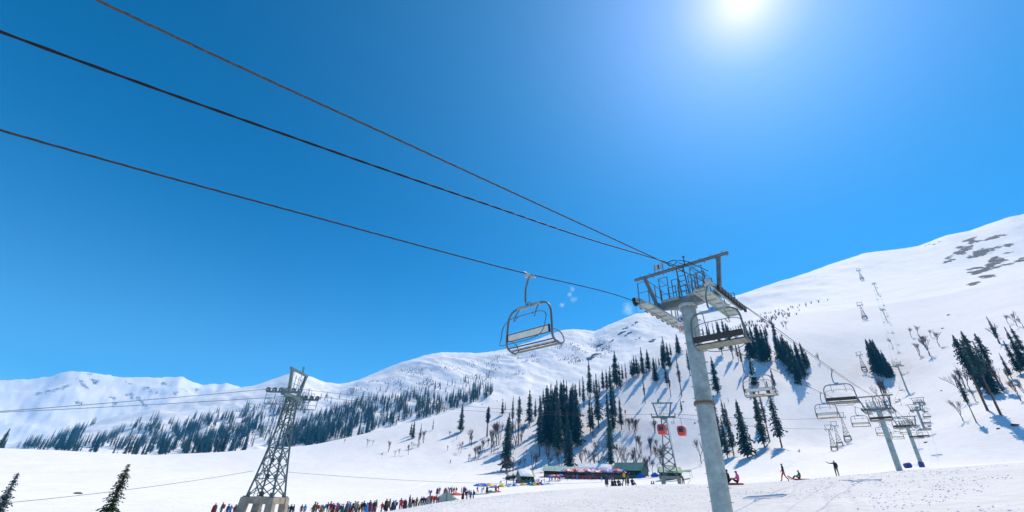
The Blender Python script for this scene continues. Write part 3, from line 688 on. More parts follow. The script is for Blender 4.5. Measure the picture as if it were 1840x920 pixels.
def make_chair(front, dark, bar_side=1, tilt=-13):
    """origin at the grip; front = +1 faces along +Y, -1 the other way"""
    s = front
    root = empty('lift_chair', (0, 0, 0))
    b = MB(); b.box((0, 0, -.02), (.07, .34, .07)); b.cyl((0, .12, -.02), (1, 0, 0), .05, .16, 10); b.box((-.06, -.08, -.06), (.12, .1, .08)); b.tube([(0, -.3, .0), (0, -.17, .0)], .026, 8); b.tube([(0, .17, .0), (0, .3, .0)], .026, 8)
    b.build('rope_grip', galv_l, root, True)
    b = MB(); x0 = -.06
    b.tube([(0, 0, -.05), (-.06, 0, -.16)]+bez((-.10, 0, -.28), (-.17, 0, -.48), (-.17, 0, -.5), (-.17, 0, -.65), 6)+bez((-.17, 0, -.75), (-.17, 0, -1.02), (-.15, 0, -1.12), (.06, 0, -1.14), 8), .034, 10)
    b.build('hanger_arm', galv_d, root, True)
    W = .98
    side = []
    prof = bez((-.52, 0, -1.16), (-.82, 0, -1.17), (-W+.06, 0, -1.35), (-W+.03, 0, -1.62), 8)+[(-W, 0, -2.15)]+bez((-W, 0, -2.2), (-W, 0, -2.4), (-W, s*.05, -2.5), (-W, s*.46, -2.52), 6)
    prof2 = [Vector((-p[0], p[1], p[2])) for p in prof]
    b = MB(); b.tube(list(reversed([Vector(p) for p in prof]))+prof2, .036, 10); b.build('chair_frame', galv_d, root, True)
    b = MB(); b.box((0, 0, -1.16), (1.04, .09, .10)); b.build('top_bar', galv, root)
    b = MB(); b.box((0, -.07, -1.13), (.26, .03, .2)); pl = b.build('number_plate', mat('light blue plate', (.14, .36, .60), .4), root)
    b = MB(); b.bar((-.03, -.088, -1.08), (-.03, -.088, -1.19), .018, .004); b.bar((.03, -.088, -1.08), (.03, -.088, -1.19), .018, .004); b.bar((-.03, -.088, -1.135), (.03, -.088, -1.135), .018, .004)
    b.build('plate_marking', black_p, pl)
    # seat hinged a little front-down when empty, backrest above it
    zo = -.10 if dark else 0
    rs = Matrix.Rotation(s*R_(tilt), 3, 'X')
    dd = .34 if dark else .24
    b = MB(); b.box((0, s*.24, -2.46), (1.84, dd, .03), rs); b.box((0, s*.24+s*.18, -2.50), (1.84, .03, .06), rs)
    for k in range(5): b.box((-.74+.37*k, s*.24, -2.485), (.05, dd-.03, .03), rs)
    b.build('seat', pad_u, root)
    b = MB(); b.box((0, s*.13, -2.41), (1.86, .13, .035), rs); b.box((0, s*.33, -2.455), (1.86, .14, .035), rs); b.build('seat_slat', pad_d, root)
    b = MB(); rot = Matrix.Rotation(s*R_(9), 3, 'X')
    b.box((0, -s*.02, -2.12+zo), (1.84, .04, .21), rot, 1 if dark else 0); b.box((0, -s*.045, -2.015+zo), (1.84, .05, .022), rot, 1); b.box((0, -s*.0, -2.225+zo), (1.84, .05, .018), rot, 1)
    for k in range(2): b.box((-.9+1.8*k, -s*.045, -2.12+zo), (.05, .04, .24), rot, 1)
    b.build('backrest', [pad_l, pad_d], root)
    for sx in (-1, 1):
        b = MB(); b.tube(bez((sx*W, 0, -2.12), (sx*(W+.02), s*.3, -2.10), (sx*(W+.02), s*.55, -2.15), (sx*W, s*.60, -2.40), 8)+[(sx*W, s*.46, -2.50)], .02, 8); b.build('side_rail', galv_d, root, True)
    # safety bar swung up in front, with its two hangers and hooks
    s0 = s; s = s*bar_side; yb = s*.18
    bar_ = bez((-.42, yb, -1.52), (-.78, yb, -1.52), (-.98, yb, -1.62), (-.94, yb+s*.1, -1.95), 8)+bez((-.93, yb+s*.12, -2.1), (-.9, yb+s*.2, -2.45), (-.8, s*.62, -2.58), (-.3, s*.70, -2.60), 8)
    b = MB(); b.tube([(0, yb, -1.52)]+bar_+[(0, s*.70, -2.60)], .015, 6); b.tube([(0, yb, -1.52)]+[Vector((-p[0], p[1], p[2])) for p in bar_]+[(0, s*.70, -2.60)], .015, 6)
    for sx in (-1, 1):
        b.tube([(sx*.42, 0, -1.18), (sx*.46, yb, -1.5)], .017, 6); b.tube([(sx*.46, yb, -1.5), (sx*.46, yb+s*.05, -1.68), (sx*.40, yb+s*.05, -1.66), (sx*.32, yb, -1.52)], .014, 6)
    b.build('safety_bar', galv_d, root, True)
    return root

def solve_t(px, n, keys, lo, hi):
    best = None
    for t in np.arange(lo, hi, .05):
        p = lp(t, n, _pchip([k[0] for k in keys], [k[1] for k in keys], t)); x = proj(p)[0]
        if best is None or abs(x-px) < best[0]: best = (abs(x-px), t, p)
    return best[1], best[2]
chL = make_chair(1, False, -1, 24); chR = make_chair(1, True)
LAB = {('L', 0): 'large empty chair hanging alone against the blue sky, pale backrest', ('R', 0): 'empty chair with black seat overlapping the nearest tower pole',
       ('L', 1): 'pale backed chair hanging in front of firs right of the near pole', ('R', 1): 'dark seated chair hanging over open snow, largest of those on the far span',
       ('L', 2): 'pale backed chair just below and left of the big dark seated chair', ('R', 2): 'dark seated chair crossing the left side of the second tower head',
       ('L', 3): 'pale backed chair between the lattice masts and the second tower', ('R', 3): 'dark seated chair directly right of the second tower pole',
       ('L', 4): 'small pale backed chair partly behind the second tower pole', ('R', 4): 'small dark seated chair at the left side of the third tower head',
       ('L', 5): 'tiny pale backed chair low between second and third towers', ('R', 5): 'tiny dark seated chair right at the third tower head'}
tl = [9.9, 33.9, 55.5, 77, 100, 123, 146, 168, 190]; tr_ = [16.9, 41.3, 63, 87, 111, 135, 158, 180, 202, 224]
for sd_, ts, keys, n, proto in (('L', tl, ROPE_L, NL, chL), ('R', tr_, ROPE_R, NR, chR)):
    for i, t in enumerate(ts):
        c = proto if i == 0 else copy_tree(proto)
        c.location = lp(t, n, _pchip([k[0] for k in keys], [k[1] for k in keys], t)-.02)
        c.rotation_euler = (0, R_([0, .6, -.5, .4][i % 4]), TZ+R_([0, 1.5, -1, 2][i % 4]))
        tag(c, LAB.get((sd_, i), 'tiny %s chair, %s of its side beyond the third tower' % ('pale backed' if sd_ == 'L' else 'dark seated', ['first', 'second', 'third', 'fourth'][max(0, i-6)])), 'lift chair', 'chairs hanging on the chairlift')
# ------------------------------------------------------------------ gondola line: lattice masts on concrete trestles
def make_mast(Hs, base_w, top_w, conc_h, detail=True):
    """origin on the ground; Hs = height of steel, conc_h = height of the concrete trestle"""
    root = empty('lattice_mast', (0, 0, 0))
    # concrete trestle
    b = MB(); hw = base_w/2; bw = base_w*.62
    for sx in (-1, 1):
        for sy in (-1, 1):
            V = []
            for z, w, k in ((-2.5, .40, 1.22), (conc_h-.05, .38, 1.0)):
                cx, cy = sx*hw*k, sy*hw*k
                V += [(cx-w, cy-w, z), (cx+w, cy-w, z), (cx+w, cy+w, z), (cx-w, cy+w, z)]
            b = MB(); b.add(V, [(3, 2, 1, 0), (4, 5, 6, 7), (0, 1, 5, 4), (1, 2, 6, 5), (2, 3, 7, 6), (3, 0, 4, 7)])
            b.build('concrete_leg', conc, root)
    b = MB(); ht = min(.8, conc_h*.3)
    b.box((0, -hw, conc_h-ht/2), (base_w+.7, .62, ht)); b.box((0, hw, conc_h-ht/2), (base_w+.7, .62, ht))
    b.box((-hw, 0, conc_h-ht/2-.004), (.62, base_w-.63, ht)); b.box((hw, 0, conc_h-ht/2-.004), (.62, base_w-.63, ht))
    b.build('concrete_ring_beam', conc, root)
    z0 = conc_h; z1 = conc_h+Hs
    def cor(sx, sy, f):
        w = (base_w/2)*(1-f)+top_w/2*f if f < 1 else top_w/2
        # waist: legs draw in quickly then run nearly parallel
        w = top_w/2+(base_w/2-top_w/2)*(1-f)**1.55
        return Vector((sx*w, sy*w, z0+Hs*f))
    fs = [0, .17, .33, .47, .60, .71, .80, .87, .94, 1.0]
    lw = .20
    for sx in (-1, 1):
        for sy in (-1, 1):
            b = MB()
            for a, c in zip(fs[:-1], fs[1:]):
                p, q = cor(sx, sy, a), cor(sx, sy, c)
                b.bar(p, q, lw, .05); b.bar(p, q, .05, lw)
            b.box(cor(sx, sy, 0)+Vector((0, 0, .05)), (.5, .5, .1))
            b.build('steel_leg', lat_steel, root)
    b = MB(); dw = .085
    for (ax_, s_) in (('y', -1), ('y', 1), ('x', -1), ('x', 1)):
        def P(u, f): return cor(u, s_, f) if ax_ == 'y' else cor(s_, u, f)
        for i in range(len(fs)-1):
            a, c = fs[i], fs[i+1]; m = (a+c)/2
            if i % 2 == 1: b.bar(P(-1, a), P(1, a), dw, .09)
            pm_ = (P(-1, m)+P(1, m))/2
            if i < 3:
                b.bar(P(-1, a), P(1, c), dw, .09); b.bar(P(1, a), P(-1, c), dw, .09)
                b.box(pm_, (.34 if ax_ == 'y' else .04, .04 if ax_ == 'y' else .34, .34))
                for u in (-1, 1):
                    q = P(u, a); t = P(-u, a); b.box(q.lerp(t, .07)+Vector((0, 0, .25)), (.3 if ax_ == 'y' else .03, .03 if ax_ == 'y' else .3, .5))
            else:
                k = 1 if i % 2 else -1
                b.bar(P(-k, a), P(k, c), dw, .09)
    b.build('lattice_bracing', lat_steel, root)
    if detail:
        b = MB(); w = top_w/2+.15
        for sx in (-.2, .2): b.bar((hw*.9+.1, sx-.5, z0+.1), (w+.1, sx-.3, z1), .05)
        n = int(Hs/.45)
        for k in range(n):
            f = (k+.5)/n; x = (hw*.9+.1)*(1-f)+(w+.1)*f; y = -.5*(1-f)-.3*f; b.bar((x, y-.2, z0+.1+(Hs-.1)*f), (x, y+.2, z0+.1+(Hs-.1)*f), .035)
        b.build('ladder', galv_d, root)
    # head: crossarm, wheel trains, gantry frame (the rope runs along local Y)
    b = MB(); b.box((0, 0, z1+.18), (5.2, .5, .36)); b.box((0, 0, z1-.12), (top_w+.3, top_w+.3, .25)); b.build('crossarm', lat_steel, root)
    for sx in (-1, 1):
        b = MB(); b.box((sx*2.5, 0, z1+.30), (.16, 4.2, .22)); b.box((sx*2.5, 0, z1+.52), (.2, .5, .4))
        tr = b.build('sheave_train', lat_steel, root)
        for k in range(6):
            y = -1.95+.78*k
            b = MB(); b.cyl((sx*2.5, y, z1+.52), (1, 0, 0), .30, .12, 14 if detail else 8, bev=.02); b.cyl((sx*2.5, y, z1+.52), (1, 0, 0), .09, .26, 8, 1); b.build('sheave_wheel', [galv_d, galv_l], tr)
        b = MB()
        for y in (-2.2, -1.1, 0, 1.1, 2.2): b.bar((sx*2.15, y, z1+.15), (sx*2.15, y, z1-1.0), .05); b.bar((sx*1.5, y, z1-1.0), (sx*2.15, y, z1-1.0), .04)
        for x in (1.5, 2.15): b.bar((sx*x, -2.2, z1-1.0), (sx*x, 2.2, z1-1.0), .05)
        b.bar((sx*2.15, -2.2, z1-.45), (sx*2.15, 2.2, z1-.45), .04)
        b.build('inspection_walkway', galv_d, root)
        b = MB(); b.bar((sx*1.25, 0, z1+.3), (sx*1.95, 0, z1+3.1), .3, .3); b.build('gantry_post', lat_steel, root)
    b = MB(); b.box((.05, 0, z1+3.22), (4.7, .26, .26)); b.build('gantry_beam', lat_steel, root)
    if detail:
        b = MB()
        for x in (-.7, .1, .9): b.bar((x, .2, z1+.35), (x, .2, z1+2.6), .05)
        for z in (.9, 1.6, 2.3): b.bar((-1.1, .2, z1+z), (1.2, .2, z1+z), .045)
        b.bar((-.3, .2, z1+.35), (-.3, .2, z1+3.1), .05); b.build('head_rail', galv_d, root)
        b = MB(); b.box((-.75, 0, z1+3.75), (.42, .06, .75), Matrix.Rotation(R_(18), 3, 'Y')); b.build('green_marker', mat('green marker', (.02, .22, .16), .5), root)
    return root

def mast_at(root, px, py, D, rz, lab):
    p = azp(px, py, D); z = height(p[0], p[1]); root.location = (p[0], p[1], z); root.rotation_euler = (0, 0, rz)
    tag(root, lab, 'lattice mast', 'lattice masts of the gondola line'); return Vector((p[0], p[1], z))
def top_z(px_top, py_top, base):   # height over the base of the point that shows at photo row py_top above this base
    lo, hi = 0, 200
    for _ in range(40):
        m = (lo+hi)/2
        if proj((base.x, base.y, base.z+m))[1] > py_top: lo = m
        else: hi = m
    return (lo+hi)/2
G1 = azp(468, 930, 62); g1 = Vector((G1[0], G1[1], height(G1[0], G1[1])))
G2 = azp(1207, 869, 108); g2 = Vector((G2[0], G2[1], height(G2[0], G2[1])))
gaz = math.atan2(g2.x-g1.x, g2.y-g1.y)
ch1 = top_z(0, 893, g1); hs1 = top_z(0, 716, g1)-ch1
m1 = make_mast(hs1, 2.9, .95, ch1); mast_at(m1, 468, 930, 62, -R_(92), 'big leaning lattice mast on a concrete trestle in the crowd')
ch2 = top_z(0, 856, g2); hs2 = top_z(0, 751, g2)-ch2
m2 = make_mast(hs2, 3.0, 1.1, ch2); mast_at(m2, 1207, 869, 108, -R_(20), 'lattice mast with two red cabins beside the thick tower pole')
P1 = m1.location+Vector((0, 0, ch1+hs1+.85)); P2 = m2.location+Vector((0, 0, ch2+hs2+.85))
small = make_mast(11.5, 3.4, .9, 2.5, False)
p3 = None
for i, (px, py, D, yt, lab) in enumerate([(1500, 809, 255, 763, 'small distant lattice mast, leftmost of three close together'), (1510, 801, 262, 757, 'small distant lattice mast, middle one of three close together'), (1524, 790, 275, 741, 'small distant lattice mast, rightmost of three close together'),
                                    (1553, 664, 430, 632, 'tiny lattice mast high on the open snow left of the fir cluster'), (1554, 572, 640, 543, 'minute lattice mast just under the skyline slope'), (1549, 502, 900, 482, 'minute lattice mast highest on the mountain')]):
    c = small if i == 0 else copy_tree(small)
    P = hit(px, py, 150) if i < 3 else hit(px, py, 300)
    if P is None: P = azp(px, py, D)
    c.location = P; k = top_z(0, yt, Vector(P))/17.5; c.scale = (k, k, k); c.rotation_euler = (0, 0, -R_(38))
    tag(c, lab, 'lattice mast', 'lattice masts of the gondola line')
    if i == 0: p3 = Vector(P)+Vector((0, 0, 14.5*k))
    if i == 2: p3c = Vector(P)+Vector((0, 0, 14.5*k))
def sag(a, b, s, n=40): return [a.lerp(b, i/n)-Vector((0, 0, 4*s*(i/n)*(1-i/n))) for i in range(n+1)]
d12 = Vector((math.cos(R_(62)), -math.sin(R_(62)), 0)); off2 = Vector((math.cos(R_(20)), -math.sin(R_(20)), 0))*2.5
PL = azp(-200, 752, 75)
def rope3(name, a, b, s, r, lab, cat='cable', grp=None):
    q = MB(); q.tube(sag(Vector(a), Vector(b), s), r, 6); o = q.build(name, rope_g, smooth=True); tag(o, lab, cat, grp); return o
o1 = Vector((math.cos(-R_(92)), math.sin(-R_(92)), 0))*2.5
gr = 'ropes of the gondola line'
rope3('gondola_rope', azp(-250, 752, 66), P1-o1, .15, .026, 'upper of two ropes running from the left edge to the big lattice mast', 'steel rope', gr)
rope3('gondola_rope', azp(-250, 757, 62), P1+o1, .15, .026, 'lower of two ropes running from the left edge to the big lattice mast', 'steel rope', gr)
rope3('gondola_rope', P1-o1, P2-off2, 1.1, .02, 'rope across the wooded valley, nearer edge of the gondola pair', 'steel rope', gr)
rope3('gondola_rope', P1+o1, P2+off2, 1.1, .02, 'rope across the wooded valley, farther edge of the gondola pair', 'steel rope', gr)
rope3('gondola_rope', P2-off2, p3-Vector((1, 0, 0)), 1.0, .035, 'rope going from the red cabin mast behind the thick pole, left strand', 'steel rope', gr)
rope3('gondola_rope', P2+off2, p3c, 1.0, .035, 'rope going from the red cabin mast behind the thick pole, right strand', 'steel rope', gr)
wa = azp(455, 846, 61); wb = azp(515, 848, 60)
rope3('power_cable', azp(-200, 922, 50), wa, .35, .018, 'thin sagging cable over the snow left of the big lattice mast', 'cable', 'thin cables tied to the mast')
rope3('power_cable', wb, azp(1185, 858, 108), 1.2, .018, 'thin cable over the snow right of the big lattice mast', 'cable', 'thin cables tied to the mast')

def make_cabin():
    root = empty('gondola_cabin', (0, 0, 0))
    b = MB(); b.tube(bez((0, 0, 0), (.25, 0, -.3), (.28, 0, -1.2), (0, 0, -1.9), 8), .05, 8); b.box((0, 0, .02), (.16, .6, .14)); b.build('hanger_arm', galv_d, root)
    b = MB()
    prof = [(-.78, -2.0), (-.92, -2.35), (-.95, -3.1), (-.80, -3.95), (-.62, -4.1), (.62, -4.1), (.80, -3.95), (.95, -3.1), (.92, -2.35), (.78, -2.0), (.5, -1.9), (-.5, -1.9)]
    V = []
    for y, k in ((-.98, .86), (-.86, 1.0), (.86, 1.0), (.98, .86)): V += [(x*k, y, -3.0+(z+3.0)*k) for x, z in prof]
    n = len(prof); F = [(i*n+j, i*n+(j+1) % n, (i+1)*n+(j+1) % n, (i+1)*n+j) for i in range(3) for j in range(n)]+[tuple(range(n-1, -1, -1)), tuple(3*n+j for j in range(n))]
    b.add(V, F); sh = b.build('cabin_shell', red_p, root, True)
    for sy in (-1, 1):
        b = MB(); b.box((0, sy*.985, -2.85), (1.15, .03, .95)); b.build('end_window', glass_m, root)
        b = MB(); b.box((sy*.955, 0, -2.8), (.03, 1.35, .85)); b.box((sy*.97, 0, -2.8), (.02, .05, .85), None, 1); b.build('side_window', [glass_m, red_p], root)
    b = MB(); b.box((0, 0, -1.86), (.9, 1.2, .06)); b.build('roof_rack', galv_d, root)
    return root
cabp = make_cabin()
def rope_pt(a, b, s, f): return a.lerp(b, f)-Vector((0, 0, 4*s*f*(1-f)))
for i, (px, py, lab, D) in enumerate([(1187, 748, 'red gondola cabin hanging left of the mast', 105), (1222, 752, 'red gondola cabin hanging right of the mast, next to the thick pole', 113), (1516, 744, 'tiny red cabin on the rightmost of the three small masts', 268)]):
    c = cabp if i == 0 else copy_tree(cabp)
    c.location = azp(px, py, D); c.rotation_euler = (0, 0, -R_(35)); c.scale = (.92,)*3 if i < 2 else (1, 1, 1)
    tag(c, lab, 'gondola cabin', 'red cabins of the gondola line')

# the far chairlift that climbs the mountainside behind
ft = make_lift_tower(14, False)
FT = [(1632, 706, 657, 'far lift tower alone on the upper snow slope'), (1594, 577, 557, 'very small far lift tower halfway up the mountain'), (1577, 527, 510, 'minute lift tower near the top of the open slope')]
fpos = []
for i, (px, py, yt, lab) in enumerate(FT):
    c = ft if i == 0 else copy_tree(ft)
    P = hit(px, py, 300); P = Vector(P) if P is not None else Vector(azp(px, py, 400+200*i))
    h_ = top_z(0, yt, P); k = h_/13.5
    c.location = P+Vector((0, 0, h_)); c.scale = (k, k, k); c.rotation_euler = (0, 0, -R_(70)); tag(c, lab, 'lift tower', 'towers of the far chairlift'); fpos.append(P+Vector((0, 0, h_)))
start = Vector(lp(240, NC, 38))+Vector((4, 20, 3))
for sgn_ in (-1, 1):
    q = MB(); o = Vector((sgn_*2.2, 0, 0)); pts = [start+o]+[p+o for p in fpos]
    for a_, c_ in zip(pts[:-1], pts[1:]): q.tube(sag(a_, c_, 2.5, 10), .022, 4)
    tag(q.build('far_haul_rope', rope_g), 'hair thin rope of the far lift, %s strand' % ('left' if sgn_ < 0 else 'right'), 'steel rope', 'ropes of the far chairlift')
k_ = 0
for a_, c_ in zip([start]+fpos[:-1], fpos):
    for j in range(3):
        for sgn_ in (-1, 1):
            f_ = (j+.3+.4*(sgn_ > 0))/3; c = copy_tree(chL if sgn_ < 0 else chR); c.location = a_.lerp(c_, f_)-Vector((0, 0, 10*f_*(1-f_)))+Vector((sgn_*2.2, 0, 0)); c.rotation_euler = (0, 0, -R_(70)); c.scale = (.8,)*3
            tag(c, '%s speck of a chair, %s strand, %s' % (['lowest', 'middle', 'highest'][(k_//2) % 3], 'left' if sgn_ < 0 else 'right', ['below the lowest far lift tower', 'between the two upper far lift towers', 'nearest the mountain skyline'][k_//6]), 'lift chair', 'chairs of the far lift'); k_ += 1
# ------------------------------------------------------------------ conifers
def conifer_meshes(seed, rmax, bare, density=1.0, ragged=.3, far=False, pw=.72, sc=1.0):
    """two meshes (trunk, crown) of a tree 1 unit = 1 m, 25 m tall; needle sprays spread through the crown"""
    rd = random.Random(seed); H = 25.0
    t = MB(); t.tube([(0, 0, -.8), (0, 0, .5), (rd.uniform(-.08, .08), 0, 8), (rd.uniform(-.12, .12), rd.uniform(-.1, .1), 17), (0, 0, 24.2)], [.40, .33, .24, .13, .03], 7)
    if not far:
        for k in range(14):
            z = rd.uniform(1.5, max(2.2, bare*H)); a = rd.uniform(0, 6.28); L = rd.uniform(.4, 1.3); t.tube([(0, 0, z), (L*math.cos(a), L*math.sin(a), z-.1+rd.uniform(-.1, .2))], [.05, .015], 4)
    c = MB(); z = H*bare
    phase = rd.uniform(0, 6)
    while z < H-.25:
        f = (z-H*bare)/(H*(1-bare))
        base = rmax*min(1, (f+.05)/(.16 if bare < .4 else .5))**.6*(1-f)**pw
        base *= 1+.22*math.sin(z*1.3+phase)+rd.uniform(-ragged, ragged)*.6
        nb = max(3, int((5 if not far else 4)*density+rd.random()*2*(1 if base > 1 else .5)))
        a0 = rd.uniform(0, 6.28)
        for k in range(nb):
            if rd.random() < .12: continue
            a = a0+6.283*k/nb+rd.uniform(-.35, .35); L = max(.22, base*rd.uniform(.6, 1.25))
            droop = rd.uniform(.12, .5)*(1-.6*f)
            dx, dy = math.cos(a), math.sin(a); nx, ny = -dy, dx
            segs = 3 if (L > 1.1 and not far) else 2
            prev = None
            for s_ in range(segs):
                u0 = s_/segs; u1 = (s_+1)/segs
                w0 = L*.30*(1-u0*.55)*rd.uniform(.6, 1.2)+.1; 
                z0 = z-droop*L*u0*u0*1.2+.12; z1 = z-droop*L*u1*u1*1.2+rd.uniform(-.08, .1)
                p0 = (dx*L*u0, dy*L*u0, z0); tip = (dx*L*u1*1.05, dy*L*u1*1.05, z1)
                # two hanging sprays and one flat one
                c.add([p0, (p0[0]+nx*w0+dx*L*.12, p0[1]+ny*w0+dy*L*.12, z0-rd.uniform(.12, .4)), tip], [(0, 1, 2)])
                c.add([p0, (p0[0]-nx*w0+dx*L*.12, p0[1]-ny*w0+dy*L*.12, z0-rd.uniform(.12, .4)), tip], [(0, 2, 1)])
                if not far or s_ == 0:
                    m_ = ((p0[0]+tip[0])/2+rd.uniform(-.1, .1), (p0[1]+tip[1])/2+rd.uniform(-.1, .1), (z0+z1)/2-rd.uniform(.3, .75))
                    c.add([p0, m_, tip], [(0, 1, 2)])
        z += (.34 if not far else .55)*rd.uniform(.75, 1.3)
    c.tube([(0, 0, H-1.1), (0, 0, H)], [.16, .02], 4)
    return t, c
VAR = []
for i, (rm, ba, de, ra_) in enumerate([(3.0, .10, 1.1, .35), (2.3, .16, 1.0, .45), (3.7, .07, 1.15, .35), (1.8, .22, .9, .6), (2.7, .45, 1.0, .4), (1.7, .12, .8, .7), (2.5, .04, 1.1, .3), (1.5, .35, .8, .6)]):
    t, c = conifer_meshes(100+i, rm, ba, de, ra_)
    VAR.append((t.mesh('trunk', bark), c.mesh('crown', needle_m)))
FAR = []
for i, (rm, ba) in enumerate([(2.6, .05), (2.1, .1), (3.1, .03), (1.7, .12)]):
    t, c = conifer_meshes(200+i, rm, ba, .9, .35, True); FAR.append((np.array(t.v), t.f, np.array(c.v), c.f))

TREES = []      # (position, height, variant, cluster)
def add_tree(bx, by, ty, var, cl, Dmin=120, D=None):
    if D is None:
        P = hit(bx, by, Dmin, 1200)
        if P is None: return
    else:
        q = azp(bx, by, D); P = np.array([q[0], q[1], height(q[0], q[1])])
    h_ = top_z(0, ty, Vector(P)); 
    if h_ < 1.5: return
    TREES.append((P, h_, var, cl))
def zl(lst, x0, y0, s, cl, Dmin=120):
    for q in lst:
        bx, by, ty = q[:3]; v = q[3] if len(q) > 3 else rnd.choice([0, 1, 2, 3, 5, 6])
        add_tree(x0+bx/s, y0+by/s, y0+ty/s, v, cl, Dmin)
# stands read off the photograph
zl([(112, 540, 360, 4), (205, 415, 320, 0), (222, 392, 335, 1), (265, 470, 300, 3), (240, 640, 395, 0), (228, 745, 420, 2), (300, 590, 300, 4)], 840, 620, 3.286, 'left end of the wooded slope')
zl([(365, 472, 260, 0), (400, 440, 315, 1), (425, 660, 290, 3), (432, 520, 300, 1), (447, 362, 255, 1), (470, 592, 232, 2), (495, 560, 225, 0), (515, 600, 260, 2), (532, 570, 200, 6), (550, 360, 205, 1), (560, 500, 215, 2), (572, 450, 200, 0), (590, 480, 205, 1),
    (602, 742, 430, 2), (592, 640, 380, 1), (615, 560, 250, 2), (632, 552, 220, 6), (645, 520, 225, 0), (480, 420, 260, 0), (455, 560, 330, 1), (435, 600, 350, 0), (650, 600, 300, 2), (640, 460, 235, 0), (520, 430, 230, 2), (540, 640, 330, 0), (505, 500, 250, 6), (620, 420, 235, 2), (580, 560, 330, 6)], 840, 620, 3.286, 'dense dark stand at mid slope')
zl([(688, 372, 180, 3), (665, 330, 200, 3), (728, 520, 300, 1), (725, 315, 90, 1), (742, 540, 330, 3), (712, 310, 215, 5), (750, 300, 200, 1), (775, 492, 165, 1), (780, 300, 200, 3), (802, 268, 140, 0), (825, 262, 140, 6), (842, 268, 150, 1), (858, 400, 120, 3), (882, 252, 30, 0), (870, 240, 90, 1), (905, 268, 100, 5), (918, 215, 110, 1), (938, 210, 100, 5),
    (832, 452, 265, 1), (848, 640, 390, 0), (850, 745, 470, 1), (862, 500, 230, 6), (875, 450, 260, 1), (910, 500, 300, 1), (840, 560, 330, 5)], 840, 620, 3.286, 'tall stand right of the dense one')
zl([(968, 190, 85, 1), (978, 192, 80, 6), (990, 188, 60, 1), (1005, 180, 62, 0), (1018, 172, 95, 5), (1050, 345, 190, 7), (1040, 195, 10, 1), (1070, 150, 28, 0), (1112, 218, 70, 2), (1118, 150, 75, 5), (1133, 122, 70, 0), (1157, 140, 0, 6), (1165, 120, 10, 1), (1180, 245, 110, 1)], 840, 620, 3.286, 'firs along the crest left of the thick pole')
zl([(765, 580, 400, 0), (745, 600, 470, 5), (652, 632, 450, 1), (685, 612, 505, 5), (945, 795, 560, 7), (905, 540, 290, 1), (888, 520, 330, 3), (935, 560, 345, 0), (950, 470, 345, 1), (1012, 440, 270, 2), (995, 445, 330, 5), (1035, 790, 450, 7), (1105, 620, 395, 3), (1035, 910, 812, 6)], 1000, 540, 4.6, 'firs along the crest left of the thick pole')
zl([(75, 195, 140, 1), (100, 205, 130, 0), (108, 190, 135, 6), (135, 200, 115, 5), (165, 200, 112, 2), (178, 300, 112, 1), (190, 190, 100, 0), (210, 205, 120, 2), (222, 215, 130, 0), (238, 320, 130, 3), (262, 195, 135, 1), (268, 332, 215, 3), (298, 395, 220, 7), (250, 210, 140, 5)], 1240, 540, 3.068, 'small firs behind the near black seated chair')
zl([(332, 290, 120, 0), (345, 330, 120, 2), (355, 430, 300, 1), (350, 250, 130, 6), (365, 300, 140, 0), (358, 470, 330, 2), (395, 320, 125, 0), (410, 342, 130, 2), (430, 335, 135, 0), (445, 322, 140, 1), (470, 200, 105, 0), (440, 118, 85, 1), (482, 300, 190, 3), (502, 330, 180, 2), (520, 352, 190, 0), (540, 362, 190, 2),
    (555, 380, 182, 0), (572, 400, 215, 2), (590, 430, 218, 0), (600, 465, 330, 2), (615, 470, 240, 1), (632, 440, 225, 0), (645, 380, 228, 2), (657, 365, 270, 0), (620, 400, 222, 2), (475, 250, 170, 1), (470, 490, 362, 1), (425, 200, 135, 0)], 1240, 540, 3.068, 'blue stand on the slope right of the thick pole')
zl([(152, 515, 305, 0), (130, 700, 535, 0), (180, 852, 535, 1), (198, 700, 540, 6), (208, 868, 640, 0), (242, 855, 560, 1), (318, 868, 540, 2), (212, 560, 530, 5)], 1240, 540, 3.068, 'ragged firs at the foot of the slope beside the thick pole', 100)
zl([(412, 812, 520, 0), (395, 700, 470, 1), (440, 778, 470, 7), (507, 810, 440, 1), (432, 540, 440, 5)], 1240, 540, 3.068, 'three leaning firs left of the open piste', 100)
zl([(-22, 420, 250, 0), (-14, 452, 238, 2), (-5, 478, 250, 0), (8, 440, 238, 2), (14, 486, 262, 0), (26, 455, 250, 2), (38, 478, 275, 0), (50, 488, 300, 2), (62, 460, 310, 0), (-30, 400, 275, 1), (20, 420, 240, 6), (78, 478, 345, 1), (88, 468, 385, 0), (70, 495, 350, 2), (0, 466, 300, 2), (92, 490, 420, 1)], 1580, 540, 3.538, 'compact dark clump alone on the white slope', 250)
zl([(690, 700, 215, 4), (775, 730, 190, 4), (668, 560, 260, 0), (700, 600, 290, 1), (735, 600, 330, 2), (640, 520, 240, 0), (845, 500, 330, 1), (900, 470, 250, 0), (655, 600, 330, 5), (720, 520, 250, 6), (785, 575, 205, 4), (770, 275, 95, 3), (618, 775, 497, 4), (920, 330, 155, 0), (960, 480, 165, 1), (930, 430, 252, 2), (548, 930, 890, 5)], 1580, 540, 3.538, 'tall firs with bare lower trunks at the right edge', 120)
zl([(595, 748, 640, 2), (582, 735, 650, 0), (632, 800, 655, 7), (878, 712, 540, 0), (1037, 738, 558, 4), (714, 700, 630, 5), (790, 480, 440, 1), (755, 440, 410, 2)], 560, 560, 3.285, 'scattered firs on the smooth shoulder')
zl([(12, 0, 0)], 0, 0, 1, 'none') if False else None
